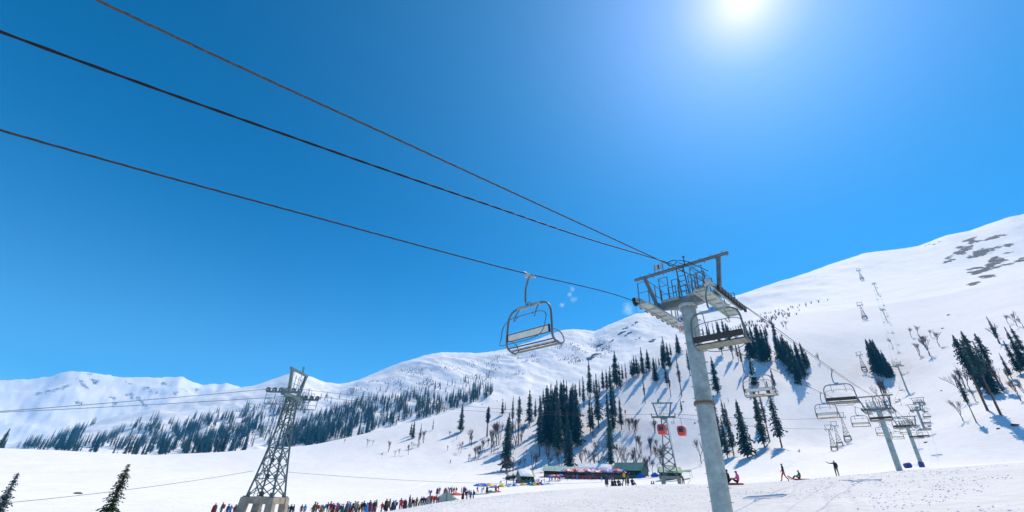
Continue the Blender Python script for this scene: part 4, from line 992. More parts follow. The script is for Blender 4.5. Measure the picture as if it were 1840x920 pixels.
for (x, ty) in [(5, 768), (11, 785), (134, 795), (140, 796), (209, 798), (216, 808), (230, 781), (237, 780), (244, 781), (249, 792), (262, 795), (268, 793), (292, 783), (341, 783), (351, 780), (361, 784), (381, 793), (391, 777), (403, 774), (397, 783)]:
    add_tree(x-6 if x > 20 else x-12, 815, ty, rnd.choice([0, 1, 2, 6]), 'tree tops behind the snow crest at the left', D=rnd.uniform(395, 430))
# two young firs rising near the photographer's left
for (bx, D, ty, cl) in [(188, 54, 830, 'pair'), (-14, 52, 846, 'pair')]:
    add_tree(bx, 940, ty, 0, cl, D=D)
NMAN = len(TREES)
# forest on the valley side behind, thinning upwards
def inpoly(x, y, P):
    c = False; j = len(P)-1
    for i in range(len(P)):
        if (P[i][1] > y) != (P[j][1] > y) and x < (P[j][0]-P[i][0])*(y-P[i][1])/(P[j][1]-P[i][1])+P[i][0]: c = not c
        j = i
    return c
FOREST = [([(25, 802), (95, 786), (178, 753), (150, 775), (135, 800), (110, 806)], 200, .05),
          ([(60, 806), (170, 790), (250, 755), (300, 746), (330, 757), (400, 745), (470, 740), (470, 770), (420, 812), (270, 816)], 950, .10),
          ([(300, 757), (400, 736), (470, 722), (560, 702), (560, 790), (400, 812), (330, 812)], 500, .22),
          ([(505, 800), (520, 765), (575, 742), (610, 728), (660, 715), (690, 712), (680, 735), (640, 765), (630, 782), (560, 803)], 850, -.3),
          ([(640, 785), (660, 745), (690, 715), (755, 700), (790, 715), (740, 745), (690, 770)], 360, .0),
          ([(755, 740), (790, 718), (835, 705), (880, 690), (892, 693), (880, 710), (840, 724), (790, 740), (745, 752)], 220, -.1),
          ([(560, 712), (700, 690), (760, 690), (890, 672), (900, 682), (760, 712), (600, 728)], 60, .1),
          ([(0, 768), (60, 725), (72, 730), (50, 748), (0, 778)], 90, .0)]
FT_ = []
for P, n, thr in FOREST:
    xs = [p[0] for p in P]; ys = [p[1] for p in P]; k = 0; tries = 0
    while k < n and tries < n*14:
        tries += 1
        x = rnd.uniform(min(xs), max(xs)); y = rnd.uniform(min(ys), max(ys))
        if not inpoly(x, y, P): continue
        v = float(fbm(np.array([(x+1.3*y)/34.0]), np.array([(y-.55*x)/13.0]), 2, 77)[0])
        if v*1.6 < thr-.1: continue
        Q = hit(x, y+4, 460, 2600)
        if Q is None: continue
        d = math.hypot(Q[0], Q[1]); h_ = rnd.uniform(12, 23)*(1.0 if d < 1400 else 1.15)
        FT_.append((Q, h_, rnd.randrange(4))); k += 1
print('TREES', NMAN, len(FT_))

def tree_px(P, h_): return proj(P)[1]-proj((P[0], P[1], P[2]+h_))[1]
FT_.sort(key=lambda q: -tree_px(q[0], q[1]))
room = max(0, 285-len(TREES))
for q in FT_[:room]: TREES.append((q[0], q[1], rnd.choice([0, 1, 2, 6]), 'forest across the valley'))
rest = FT_[room:]
from collections import defaultdict
CL = defaultdict(list)
for q in TREES: CL[q[3]].append(q)
def put_tree(P, h_, var, label, group, mats=None):
    root = empty('fir_tree', (P[0], P[1], P[2]-.1), rnd.uniform(0, 6.28)); k = h_/25.0; w = k*rnd.uniform(.88, 1.15)
    root.scale = (w, w, k)
    tr = bpy.data.objects.new('trunk', VAR[var][0]); COL.objects.link(tr); tr.parent = root
    cr = bpy.data.objects.new('crown', VAR[var][1]); COL.objects.link(cr); cr.parent = root
    tag(root, label, 'fir tree', group); return root
SHORT = {'left end of the wooded slope': 'at the left end of the wooded slope', 'dense dark stand at mid slope': 'in the dense dark stand at mid slope', 'tall stand right of the dense one': 'in the looser stand right of the dense one',
         'firs along the crest left of the thick pole': 'on the snow crest left of the thick pole', 'small firs behind the near black seated chair': 'behind the near black seated chair',
         'blue stand on the slope right of the thick pole': 'in the steep stand right of the thick pole', 'ragged firs at the foot of the slope beside the thick pole': 'at the slope foot just right of the thick pole',
         'three leaning firs left of the open piste': 'at the left edge of the open piste', 'compact dark clump alone on the white slope': 'in the compact clump alone on the white slope',
         'tall firs with bare lower trunks at the right edge': 'near the right edge of the slope', 'scattered firs on the smooth shoulder': 'on the smooth snow shoulder', 'tree tops behind the snow crest at the left': 'tip showing over the snow crest at the left', 'forest across the valley': 'in the hazy forest across the valley'}
ORD = ['', 'second ', 'third ', 'fourth ', 'fifth ', 'sixth ', 'seventh ', 'eighth ', 'ninth ', 'tenth ', 'eleventh ', 'twelfth ', 'thirteenth ', 'fourteenth ', 'fifteenth ', 'sixteenth ', 'seventeenth ', 'eighteenth ', 'nineteenth ', 'twentieth ']+['twenty %s ' % w for w in ('first', 'second', 'third', 'fourth', 'fifth', 'sixth', 'seventh', 'eighth', 'ninth')]+['thirtieth ']
for cl, L in CL.items():
    if cl == 'pair': continue
    if cl == 'forest across the valley':
        for q in L: put_tree(q[0], q[1], q[2], 'one of many alike blue green firs in the hazy forest across the valley', 'firs of the forest across the valley')
        continue
    L = sorted(L, key=lambda q: proj(q[0])[0])
    n = len(L); big = max(L, key=lambda q: tree_px(q[0], q[1])); sm = min(L, key=lambda q: tree_px(q[0], q[1]))
    for i, q in enumerate(L):
        w = SHORT[cl]; kind = {4: 'bare stemmed', 7: 'thin sparse', 3: 'slim', 5: 'thin', 2: 'broad', 0: 'full', 1: 'narrow', 6: 'dense'}[q[2]]
        if q is big: lab = 'tallest %s fir %s' % (kind, w)
        elif q is sm: lab = 'smallest %s fir %s' % (kind, w)
        elif i == 0: lab = 'leftmost %s fir %s' % (kind, w)
        elif i == n-1: lab = 'rightmost %s fir %s' % (kind, w)
        elif i < (n+1)//2: lab = '%s fir, %sfrom the left %s' % (kind, ORD[i] if i < 15 else '', w)
        else: lab = '%s fir, %sfrom the right %s' % (kind, ORD[n-1-i] if n-1-i < 15 else '', w)
        put_tree(q[0], q[1], q[2], lab, 'firs '+w.replace('tip showing over', 'behind'))
# the near pair get crowns of their own
for j, (q, lab, sd) in enumerate(zip(CL['pair'], ['ragged sunlit young fir standing on the snow field at lower left', 'dark young fir cut by the left edge of the picture'], (31, 47))):
    t, c = conifer_meshes(sd, 3.4 if j == 0 else 3.6, .03, 1.05, .8, False, .5)
    root = empty('fir_tree', (q[0][0], q[0][1], q[0][2]-.1)); k = q[1]/25.0; root.scale = (k*1.05, k*1.05, k); root.rotation_euler = (0, 0, 1.1*j)
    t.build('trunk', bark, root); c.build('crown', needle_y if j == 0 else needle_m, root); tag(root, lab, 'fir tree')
# everything farther merges into one wood
VV = []; FF = []; MM = []; off = 0
for (Q, h_, v) in rest:
    tv, tf, cv, cf = FAR[v]; k = h_/25.0; a = rnd.uniform(0, 6.28); ca_, sa_ = math.cos(a), math.sin(a)
    for V, F, mi in ((tv, tf, 0), (cv, cf, 1)):
        x = (V[:, 0]*ca_-V[:, 1]*sa_)*k*1.25+Q[0]; y = (V[:, 0]*sa_+V[:, 1]*ca_)*k*1.25+Q[1]; z = V[:, 2]*k+Q[2]
        VV.append(np.stack([x, y, z], -1)); FF.extend([tuple(i+off for i in f) for f in F]); MM.extend([mi]*len(F)); off += len(V)
if rest:
    me = bpy.data.meshes.new('far_forest'); me.from_pydata(np.concatenate(VV).tolist(), [], FF); me.materials.append(bark); me.materials.append(needle_m); me.polygons.foreach_set('material_index', MM)
    o = bpy.data.objects.new('far_forest', me); COL.objects.link(o); tag(o, 'blue green fir forest covering the far valley side', kind='stuff')

# ------------------------------------------------------------------ bare broadleaf trees and scrub
def bare_meshes(seed, spread=1.0, H=10.0, lev=6):
    rd = random.Random(seed); t = MB(); c = MB()
    def grow(p, d, L, r, k):
        bend = Vector((rd.uniform(-.1, .1), rd.uniform(-.1, .1), 0))*L
        q = p+d*L; mid = p+d*L*.5+bend
        (t if k < 2 else c).tube([p, mid, q], [r, r*.85, r*.68], 6 if k < 2 else 3, cap=False)
        if k >= lev: return
        n = 2 if k in (0, 5) else rd.choice([2, 3, 3])
        for _ in range(n):
            a = rd.uniform(0, 6.28); s_ = rd.uniform(.2, .62)*spread*(.35 if _ == 0 else 1.0)
            nd = (d+Vector((math.cos(a)*s_, math.sin(a)*s_, rd.uniform(.05, .28)))).normalized()
            st = p.lerp(q, rd.uniform(.55, 1.0)) if k else q
            grow(st, nd, L*(rd.uniform(.78, .9) if _ == 0 else rd.uniform(.62, .9)), r*.66, k+1)
    for st in range(1 if rd.random() < .5 else 2):
        a = rd.uniform(0, 6.28); grow(Vector((.0, 0, -.3)), Vector((.30*math.cos(a)*(st > 0)+rd.uniform(-.1, .1), .30*math.sin(a)*(st > 0), 1)).normalized(), H*.27, H*.021, 0)
    zm = max(p[2] for p in c.v)
    for b_ in (t, c): b_.v = [(x*H/zm, y*H/zm, z*H/zm) for x, y, z in b_.v]
    return t.mesh('trunk', bare_m), c.mesh('branches', twig_m)
BARE = [bare_meshes(300+i, [.9, 1.2, .7, 1.35, .8, 1.0][i]) for i in range(6)]
BT = []
def bz(lst, x0, y0, s, cl, Dmin=100):
    for q in lst:
        P = hit(x0+q[0]/s, y0+q[1]/s, Dmin, 1200)
        if P is None: continue
        h_ = top_z(0, y0+q[2]/s, Vector(P))
        if h_ > 1: BT.append((P, h_, q[3] if len(q) > 3 else rnd.randrange(6), cl))
bz([(20, 590, 490), (45, 660, 590), (62, 670, 590), (75, 655, 590), (150, 600, 500), (165, 540, 440), (185, 590, 450), (195, 560, 460), (235, 760, 640), (270, 640, 560), (285, 590, 430), (300, 750, 660), (318, 555, 500), (345, 660, 620), (385, 760, 610), (268, 745, 690), (140, 640, 510), (120, 600, 540)], 840, 620, 3.286, 'left part of the slope foot')
bz([(480, 740, 590), (465, 640, 540), (510, 620, 540), (538, 750, 610), (578, 690, 560), (680, 740, 620), (722, 745, 600), (700, 690, 590), (780, 742, 550), (755, 740, 650), (915, 735, 580), (890, 720, 570), (930, 730, 660), (1000, 735, 600, 1), (990, 640, 600), (975, 500, 430), (985, 520, 420), (1000, 510, 430), (935, 430, 380), (950, 500, 420), (1030, 640, 540), (1085, 640, 540), (1070, 775, 640), (1075, 700, 650), (1155, 760, 560, 3), (1105, 520, 440), (1150, 660, 580), (1020, 700, 640), (655, 760, 720), (660, 560, 450)], 840, 620, 3.286, 'slope foot behind the market')
bz([(588, 555, 360, 1), (300, 635, 400), (130, 480, 330), (212, 490, 340), (240, 330, 225), (85, 320, 205), (45, 310, 200), (20, 290, 210), (110, 300, 210), (190, 655, 490), (100, 600, 440), (965, 425, 390)], 1120, 700, 4.181, 'snow near the red cabin mast')
bz([(720, 345, 280, 3), (530, 155, 100, 3)], 1240, 540, 3.068, 'open snow right of the firs')
bz([(205, 235, 160, 3), (250, 225, 145, 3), (380, 290, 175, 3), (320, 350, 215), (290, 300, 200), (255, 350, 260), (330, 235, 175), (85, 290, 230, 3), (555, 640, 410), (575, 570, 430), (545, 560, 420), (533, 765, 620), (610, 640, 560), (765, 275, 135, 3), (740, 240, 150, 3), (880, 165, 60, 3), (820, 150, 80, 3), (920, 170, 90, 3), (900, 640, 490), (930, 600, 500), (840, 530, 430), (760, 540, 370), (50, 690, 520), (65, 650, 500), (25, 620, 480), (140, 660, 620), (700, 560, 360), (795, 560, 420)], 1580, 540, 3.538, 'slope at the right')
bz([(325, 800, 745), (360, 790, 755), (450, 830, 755, 2), (415, 862, 825), (490, 855, 815), (515, 850, 805), (570, 845, 780), (590, 815, 765), (625, 800, 700), (660, 775, 690), (810, 745, 700), (855, 755, 700), (800, 822, 785), (880, 835, 760), (868, 830, 775), (930, 780, 690), (965, 870, 785), (990, 860, 780), (1060, 800, 690), (1090, 790, 640), (1075, 840, 750), (895, 710, 680), (190, 780, 750), (550, 490, 460), (380, 430, 410)], 560, 560, 3.285, 'smooth snow shoulder')
bz([(0, 145, 120), (0, 160, 130)], 1400, 540, 3, 'skip')[0:0] if False else None
for (P, h_, v, cl) in list(BT):
    if cl in ('slope foot behind the market', 'left part of the slope foot') and rnd.random() < .6:
        x, y = P[0]+rnd.uniform(-6, 6), P[1]+rnd.uniform(-5, 5); BT.append((np.array([x, y, height(x, y)]), h_*rnd.uniform(.6, 1.0), rnd.randrange(6), cl))
CB = defaultdict(list)
for q in BT: CB[q[3]].append(q)
for cl, L in CB.items():
    L = sorted(L, key=lambda q: proj(q[0])[0]); n = len(L)
    for i, q in enumerate(L):
        root = empty('bare_tree', (q[0][0], q[0][1], q[0][2]), rnd.uniform(0, 6.28)); k = q[1]/10.0; root.scale = (k, k, k)
        for nm, me in zip(('trunk', 'branches'), BARE[q[2]]):
            o = bpy.data.objects.new(nm, me); COL.objects.link(o); o.parent = root
        wd = {0: 'upright', 1: 'wide', 2: 'narrow', 3: 'spreading', 4: 'slender', 5: 'twisted'}[q[2]]
        pos = 'leftmost' if i == 0 else 'rightmost' if i == n-1 else (ORD[i]+'from the left' if i < (n+1)//2 and i < 30 else ORD[n-1-i]+'from the right' if n-1-i < 30 else 'near the middle')
        tag(root, '%s leafless tree, %s on the %s' % (wd, pos, cl), 'leafless tree', 'leafless trees on the '+cl)
# scrub high on the far slopes: one uncountable brush
vs = []; fs_ = []
def brush(x, y, D0, n, spread):
    P = hit(x, y, 460, 2600)
    if P is None: return
    for _ in range(n):
        dx, dy = rnd.gauss(0, spread), rnd.gauss(0, spread); px_, py_ = P[0]+dx, P[1]+dy; pz = height(px_, py_); h_ = rnd.uniform(2.5, 6)
        for k in range(9):
            a = rnd.uniform(0, 6.28); l_ = h_*rnd.uniform(.2, .5); w_ = .35
            o_ = len(vs); tx, ty = px_+math.cos(a)*l_, py_+math.sin(a)*l_
            vs.extend([(px_-w_*math.sin(a), py_+w_*math.cos(a), pz-.5), (px_+w_*math.sin(a), py_-w_*math.cos(a), pz-.5), (tx, ty, pz+h_*rnd.uniform(.6, 1))]); fs_.append((o_, o_+1, o_+2))
BR = [([(620, 700), (760, 650), (860, 645), (1100, 600), (1100, 640), (900, 680), (760, 700), (640, 712)], 300, .16), ([(640, 800), (760, 760), (900, 720), (900, 740), (700, 800)], 30, 0), ([(1380, 575), (1400, 555), (1470, 535), (1475, 538), (1410, 575)], 12, -1), ([(1330, 590), (1380, 560), (1400, 590)], 16, -1), ([(400, 735), (560, 700), (560, 712), (420, 745)], 50, .0)]
for P, n, thr in BR:
    xs = [p[0] for p in P]; ys = [p[1] for p in P]; k = 0; tr = 0
    while k < n and tr < n*12:
        tr += 1; x = rnd.uniform(min(xs), max(xs)); y = rnd.uniform(min(ys), max(ys))
        if not inpoly(x, y, P): continue
        if float(fbm(np.array([(x+y)/40.0]), np.array([(y-.6*x)/18.0]), 2, 91)[0]) < thr: continue
        brush(x, y, 0, 3, 7); k += 1
me = bpy.data.meshes.new('scrub'); me.from_pydata(vs, [], fs_); me.materials.append(mat('grey birch scrub', (.20, .17, .18), .9, 0, .3, .1)); o = bpy.data.objects.new('scrub', me); COL.objects.link(o); tag(o, 'patches of leafless birch scrub on the upper slopes', kind='stuff')
# ------------------------------------------------------------------ people
def person_mesh(name, pose):
    """one continuous body grown from a skeleton; faces sorted by what covers them"""
    J = {'hip': (0, 0, .95), 'belly': (0, 0, 1.10), 'chest': (0, 0, 1.30), 'neckb': (0, 0, 1.44), 'neck': (0, .005, 1.50), 'head': (0, .01, 1.60), 'crownh': (0, .0, 1.69),
         'lsh': (-.17, 0, 1.40), 'rsh': (.17, 0, 1.40), 'lel': (-.25, 0, 1.13), 'rel': (.25, 0, 1.13), 'lwr': (-.26, .08, .90), 'rwr': (.26, .08, .90), 'lha': (-.26, .11, .83), 'rha': (.26, .11, .83),
         'lhp': (-.09, 0, .90), 'rhp': (.09, 0, .90), 'lkn': (-.11, .02, .50), 'rkn': (.11, .02, .50), 'lan': (-.12, 0, .10), 'ran': (.12, 0, .10), 'lto': (-.13, .16, .04), 'rto': (.13, .16, .04)}
    J.update(pose)
    RAD = {'hip': (.155, .12), 'belly': (.15, .115), 'chest': (.175, .125), 'neckb': (.10, .085), 'neck': (.055, .055), 'head': (.088, .10), 'crownh': (.075, .085),
           'sh': (.075, .075), 'el': (.052, .052), 'wr': (.038, .038), 'ha': (.036, .026), 'hp': (.098, .10), 'kn': (.07, .07), 'an': (.052, .052), 'to': (.046, .04)}
    BON = [('hip', 'belly', 2), ('belly', 'chest', 2), ('chest', 'neckb', 2), ('neckb', 'neck', 2), ('neck', 'head', 0), ('head', 'crownh', 1)]
    for s in 'lr':
        BON += [('neckb', s+'sh', 2), (s+'sh', s+'el', 2), (s+'el', s+'wr', 2), (s+'wr', s+'ha', 0), ('hip', s+'hp', 3), (s+'hp', s+'kn', 3), (s+'kn', s+'an', 3), (s+'an', s+'to', 4)]
    names = list(J); idx = {n: i for i, n in enumerate(names)}
    me = bpy.data.meshes.new(name+'_s'); me.from_pydata([J[n] for n in names], [(idx[a], idx[b]) for a, b, _ in BON], [])
    o = bpy.data.objects.new(name+'_s', me); COL.objects.link(o)
    sk = o.modifiers.new('s', 'SKIN'); sk.use_smooth_shade = True
    for n, i in idx.items():
        k = n if n in RAD else n[1:]; me.skin_vertices[0].data[i].radius = RAD[k]; me.skin_vertices[0].data[i].use_root = (n == 'hip')
    ss = o.modifiers.new('d', 'SUBSURF'); ss.levels = 1; ss.render_levels = 1
    dg = bpy.context.evaluated_depsgraph_get(); dg.update(); ev = o.evaluated_get(dg); em = ev.to_mesh()
    b = MB(); V = [tuple(v.co) for v in em.vertices]; F = [tuple(p.vertices) for p in em.polygons]
    A = [np.array(J[a]) for a, _, _ in BON]; B = [np.array(J[c]) for _, c, _ in BON]
    mi = []
    hd = np.array(J['head']); fwd = np.array([0, 1, 0])
    for p in em.polygons:
        c = np.array(p.center); best = 9; bi = 0
        for a, q, (_, _, m_) in zip(A, B, BON):
            d = q-a; t = np.clip(((c-a)@d)/(d@d+1e-9), 0, 1); dd = np.linalg.norm(c-a-d*t)
            if dd < best: best = dd; bi = m_
        if bi == 1 and c[1]-hd[1] > .045 and c[2] < hd[2]+.05: bi = 0
        if bi == 0 and np.linalg.norm(c-hd) < .2 and c[1] < hd[1]-.02: bi = 1
        mi.append(bi)
    ev.to_mesh_clear(); bpy.data.objects.remove(o, do_unlink=True)
    b.v = V; b.f = F; b.m = mi
    # face: nose, ears, eyes, mouth
    h = J['head']
    b.ball((h[0], h[1]+.098, h[2]-.015), .016, 1, 0, (.8, 1.1, 1.5)); b.ball((h[0]-.086, h[1], h[2]-.01), .02, 1, 0, (.5, .8, 1.4)); b.ball((h[0]+.086, h[1], h[2]-.01), .02, 1, 0, (.5, .8, 1.4))
    b.ball((h[0]-.034, h[1]+.088, h[2]+.018), .011, 1, 1); b.ball((h[0]+.034, h[1]+.088, h[2]+.018), .011, 1, 1); b.ball((h[0], h[1]+.088, h[2]-.052), .02, 1, 5, (1, .4, .3))
    # fingers, curled a little, thumb off the side of the palm
    for s in 'lr':
        w = Vector(J[s+'wr']); a = Vector(J[s+'ha']); d = (a-w).normalized(); sx = Vector((1, 0, 0)); 
        if abs(d.x) > .8: sx = Vector((0, 0, 1))
        sx = (sx-d*sx.dot(d)).normalized(); nrm = d.cross(sx)
        for k, L in enumerate((.070, .080, .074, .058)):
            q = a+sx*(-.027+.018*k); b.tube([q, q+d*L*.5, q+d*L*.85+nrm*.02, q+d*L*.95+nrm*.04], [.0095, .009, .008, .006], 5, 0)
        q = a-d*.03+sx*(-.035); b.tube([q, q+(d*.6-sx*.6)*.045, q+(d*.6-sx*.6)*.045+d*.028], [.011, .010, .007], 5, 0)
    m = b.mesh(name, [skin_m, hair_m, black_p, black_p, boot_m, lip_m]); 
    m.polygons.foreach_set('use_smooth', [True]*len(m.polygons)); return m
skin_m = mat('skin', (.42, .25, .17), .6); hair_m = mat('black hair', (.02, .016, .014), .6); boot_m = mat('dark boots', (.03, .028, .028), .7); lip_m = mat('lips', (.35, .12, .10), .5)
# the second pose of arms and legs
POSES = {
 'standing with arms hanging': {},
 'standing with hands in pockets': {'lwr': (-.20, .09, .96), 'rwr': (.20, .09, .96), 'lha': (-.17, .11, .90), 'rha': (.17, .11, .90), 'lel': (-.29, -.04, 1.15), 'rel': (.29, -.04, 1.15)},
 'walking': {'lkn': (-.10, .20, .52), 'lan': (-.10, .30, .10), 'lto': (-.11, .46, .06), 'rkn': (.10, -.08, .50), 'ran': (.10, -.34, .16), 'rto': (.10, -.22, .04), 'lel': (-.24, -.12, 1.14), 'lwr': (-.23, -.10, .92), 'lha': (-.23, -.07, .85), 'rel': (.24, .12, 1.14), 'rwr': (.24, .26, .98), 'rha': (.24, .31, .93)},
 'raising a phone with both hands': {'lel': (-.22, .16, 1.22), 'rel': (.22, .16, 1.22), 'lwr': (-.10, .33, 1.42), 'rwr': (.10, .33, 1.42), 'lha': (-.07, .36, 1.49), 'rha': (.07, .36, 1.49)},
 'sitting on the snow': {'hip': (0, 0, .14), 'belly': (0, -.04, .30), 'chest': (0, -.03, .50), 'neckb': (0, 0, .64), 'neck': (0, .02, .70), 'head': (0, .04, .80), 'crownh': (0, .03, .89), 'lsh': (-.17, -.01, .60), 'rsh': (.17, -.01, .60), 'lel': (-.24, .10, .38), 'rel': (.24, .10, .38), 'lwr': (-.18, .30, .36), 'rwr': (.18, .30, .36), 'lha': (-.16, .37, .37), 'rha': (.16, .37, .37),
       'lhp': (-.09, .06, .13), 'rhp': (.09, .06, .13), 'lkn': (-.12, .40, .38), 'rkn': (.12, .40, .38), 'lan': (-.12, .66, .10), 'ran': (.12, .66, .10), 'lto': (-.13, .80, .08), 'rto': (.13, .80, .08)},
 'bending forward': {'belly': (0, .08, 1.08), 'chest': (0, .24, 1.22), 'neckb': (0, .34, 1.30), 'neck': (0, .38, 1.33), 'head': (0, .46, 1.38), 'crownh': (0, .50, 1.45), 'lsh': (-.17, .30, 1.27), 'rsh': (.17, .30, 1.27), 'lel': (-.22, .40, 1.0), 'rel': (.22, .40, 1.0), 'lwr': (-.2, .48, .80), 'rwr': (.2, .48, .80), 'lha': (-.2, .50, .73), 'rha': (.2, .50, .73), 'hip': (0, -.04, .93)},
 'lifting one arm high for a photo': {'rel': (.40, .06, 1.38), 'rwr': (.66, .10, 1.46), 'rha': (.72, .11, 1.52), 'lel': (-.26, .02, 1.14), 'lwr': (-.22, .12, .95), 'lha': (-.2, .15, .88), 'lkn': (-.13, .04, .5), 'rkn': (.10, .05, .5)},
 'standing with both arms held out': {'lel': (-.40, .10, 1.36), 'rel': (.40, .10, 1.36), 'lwr': (-.60, .22, 1.40), 'rwr': (.60, .22, 1.40), 'lha': (-.66, .26, 1.42), 'rha': (.66, .26, 1.42), 'lkn': (-.17, .04, .5), 'lan': (-.26, .0, .10), 'lto': (-.29, .16, .04), 'rkn': (.12, .04, .5)},
}
PM = {k: person_mesh('person', v) for k, v in POSES.items()}
COLS = {'black': (.015, .015, .017), 'dark grey': (.06, .06, .065), 'navy': (.02, .035, .10), 'red': (.50, .03, .03), 'crimson': (.38, .02, .09), 'maroon': (.15, .02, .03), 'pink': (.70, .10, .30), 'olive': (.14, .13, .05), 'green': (.02, .20, .08), 'teal': (.02, .20, .24),
        'bright blue': (.03, .20, .60), 'mustard yellow': (.62, .42, .03), 'beige': (.42, .34, .22), 'brown': (.14, .08, .045), 'white': (.75, .75, .75), 'orange': (.65, .20, .03), 'purple': (.16, .06, .30), 'light grey': (.35, .36, .37)}
TR = {'black': (.015, .015, .016), 'blue jeans': (.05, .10, .22), 'grey': (.10, .10, .11), 'brown': (.11, .075, .05), 'red': (.48, .03, .02), 'beige': (.35, .29, .2)}
cloth = lambda n, d: mat(n+' cloth', d[n], .85, 0, .12, 8)
HATS = [('bare headed', None), ('black capped', 'black'), ('red capped', 'red'), ('white capped', 'white'), ('orange capped', 'orange'), ('blue capped', 'bright blue')]
b = MB()
cap_v = []
b.ball((0, 0, 0), .108, 2, 0, (1, 1.05, .8)); b.v = [(x, y, max(z, -.012)) for x, y, z in b.v]; b.cyl((0, .0, -.012), (0, 0, 1), .112, .03, 14)
capmesh = b.mesh('woolly_cap', black_p, True)
b = MB(); V = []
nn_ = 12
for z, rx, ry in ((1.44, .12, .10), (1.30, .21, .16), (.95, .27, .21), (.60, .31, .25), (.42, .34, .27)):
    V += [(rx*math.cos(2*math.pi*j/nn_)*(1+.06*math.sin(3*j+z*9)), ry*math.sin(2*math.pi*j/nn_), z) for j in range(nn_)]
b.add(V, [(i*nn_+j, i*nn_+(j+1) % nn_, (i+1)*nn_+(j+1) % nn_, (i+1)*nn_+j) for i in range(4) for j in range(nn_)]); cloakmesh = b.mesh('long_cloak', black_p, True)
b = MB(); b.tube([(0, -.14, .98), (0, -.2, 1.02), (0, -.22, 1.2), (0, -.19, 1.38), (0, -.13, 1.42)], [.05, .14, .16, .14, .05], 8); packmesh = b.mesh('backpack', black_p, True)
USED = {}
def person(P, face, pose, jacket, trousers, hat, label, group=None, size=1.0, cloak=False, pack=None):
    me = PM[pose]
    o = bpy.data.objects.new('person', me); COL.objects.link(o)
    o.location = (P[0], P[1], P[2]-.02); o.rotation_euler = (0, 0, face); o.scale = (size,)*3
    for i, m_ in ((2, cloth(jacket, COLS)), (3, mat(trousers+' trousers', TR[trousers], .85, 0, .1, 8))):
        o.material_slots[i].link = 'OBJECT'; o.material_slots[i].material = m_
    hh = Vector(POSES[pose].get('head', (0, .01, 1.60)))
    if hat:
        c = bpy.data.objects.new('woolly_cap', capmesh); COL.objects.link(c); c.parent = o; c.location = hh+Vector((0, -.005, .045)); c.material_slots[0].link = 'OBJECT'; c.material_slots[0].material = cloth(hat, COLS)
    if cloak and pose.startswith('standing'):
        c = bpy.data.objects.new('long_cloak', cloakmesh); COL.objects.link(c); c.parent = o; c.material_slots[0].link = 'OBJECT'; c.material_slots[0].material = cloth(jacket, COLS)
    if pack:
        c = bpy.data.objects.new('backpack', packmesh); COL.objects.link(c); c.parent = o; c.material_slots[0].link = 'OBJECT'; c.material_slots[0].material = cloth(pack, COLS)
        if 'sitting' in pose: c.location.z = -.8
    tag(o, label, 'person', group); return o
def at_ground(px, D, lat=0):
    p = azp(px, 900, D); return (p[0], p[1], height(p[0], p[1]))
def head_D(px, py, D0=30, D1=240, pr=1.70):
    """distance along this column at which a standing person's head shows at row py"""
    best = None
    for D in np.arange(D0, D1, 1.0):
        p = azp(px, py, D); z = height(p[0], p[1]); y = proj((p[0], p[1], z+pr))[1]
        if best is None or abs(y-py) < best[0]-1e-6: best = (abs(y-py), D, (p[0], p[1], z))
    return best[2]
CAM_AZ = lambda P: math.atan2(P[0], P[1])
combos = set()
def crowd(spec, zone, zgroup, D, jit, child=.0):
    jk = list(COLS); tk = list(TR); ps = ['standing with arms hanging', 'standing with hands in pockets', 'walking', 'raising a phone with both hands', 'standing with arms hanging', 'bending forward']
    for q in spec:
        px = q[0]; jacket = q[1]; 
        P = None
        Dd = (q[2] if len(q) > 2 and q[2] else D)+rnd.uniform(-jit, jit); Dd += 7.5*(Dd < 74)
        P = at_ground(px, Dd)
        for _ in range(60):
            tr = rnd.choice(tk); hat = rnd.choice(HATS); ps_ = rnd.choice(ps); cl = (ps_.startswith('standing') and rnd.random() < .35)
            key = (zone, jacket, tr if not cl else '', hat[0], cl)
            if key not in combos: break
        combos.add(key)
        g_ = 'long %s cloak' % jacket if cl else '%s jacket, %s' % (jacket, tr if 'jeans' in tr else tr+' trousers')
        person(P, rnd.uniform(0, 6.28), ps_, jacket, tr, hat[1], '%s person in %s, %s, %s' % (hat[0], g_, ps_.split(' ')[0], zone), zgroup, rnd.uniform(.80, 1.03), cl, rnd.choice([None, None, None, 'black', 'red', 'bright blue']) if not cl else None)
# crowd along the hollow, read from the photograph left to right
row1 = [(390, 'maroon', 66), (403, 'dark grey', 68), (414, 'navy', 63), (419, 'bright blue', 64), (427, 'olive', 66), (434, 'black', 58), (441, 'mustard yellow', 66), (468, 'navy', 66), (473, 'navy', 67), (487, 'orange', 66), (494, 'brown', 66), (507, 'maroon', 64), (516, 'dark grey', 62), (521, 'teal', 63), (526, 'black', 61), (531, 'navy', 62), (545, 'maroon', 70), (551, 'bright blue', 68)]
crowd(row1, 'by the lattice mast', 'people round the big lattice mast', 64, .8)
row2 = [(565, 'olive'), (568, 'dark grey'), (572, 'olive'), (579, 'beige'), (582, 'brown'), (585, 'navy'), (591, 'black', 57), (596, 'crimson'), (600, 'maroon'), (603, 'brown'), (607, 'bright blue'), (609, 'teal'), (612, 'dark grey'), (616, 'green'), (619, 'teal'), (625, 'dark grey', 59), (628, 'beige'), (631, 'red'), (635, 'black'), (639, 'green'), (642, 'beige'), (644, 'olive'), (648, 'beige'), (651, 'light grey'), (655, 'dark grey'), (657, 'green'), (661, 'bright blue', 59), (663, 'teal'), (666, 'maroon'), (668, 'light grey'), (672, 'purple'), (674, 'navy'), (677, 'green')]
crowd(row2, 'mid crowd', 'people in the densest part of the crowd', 62, 2.2)
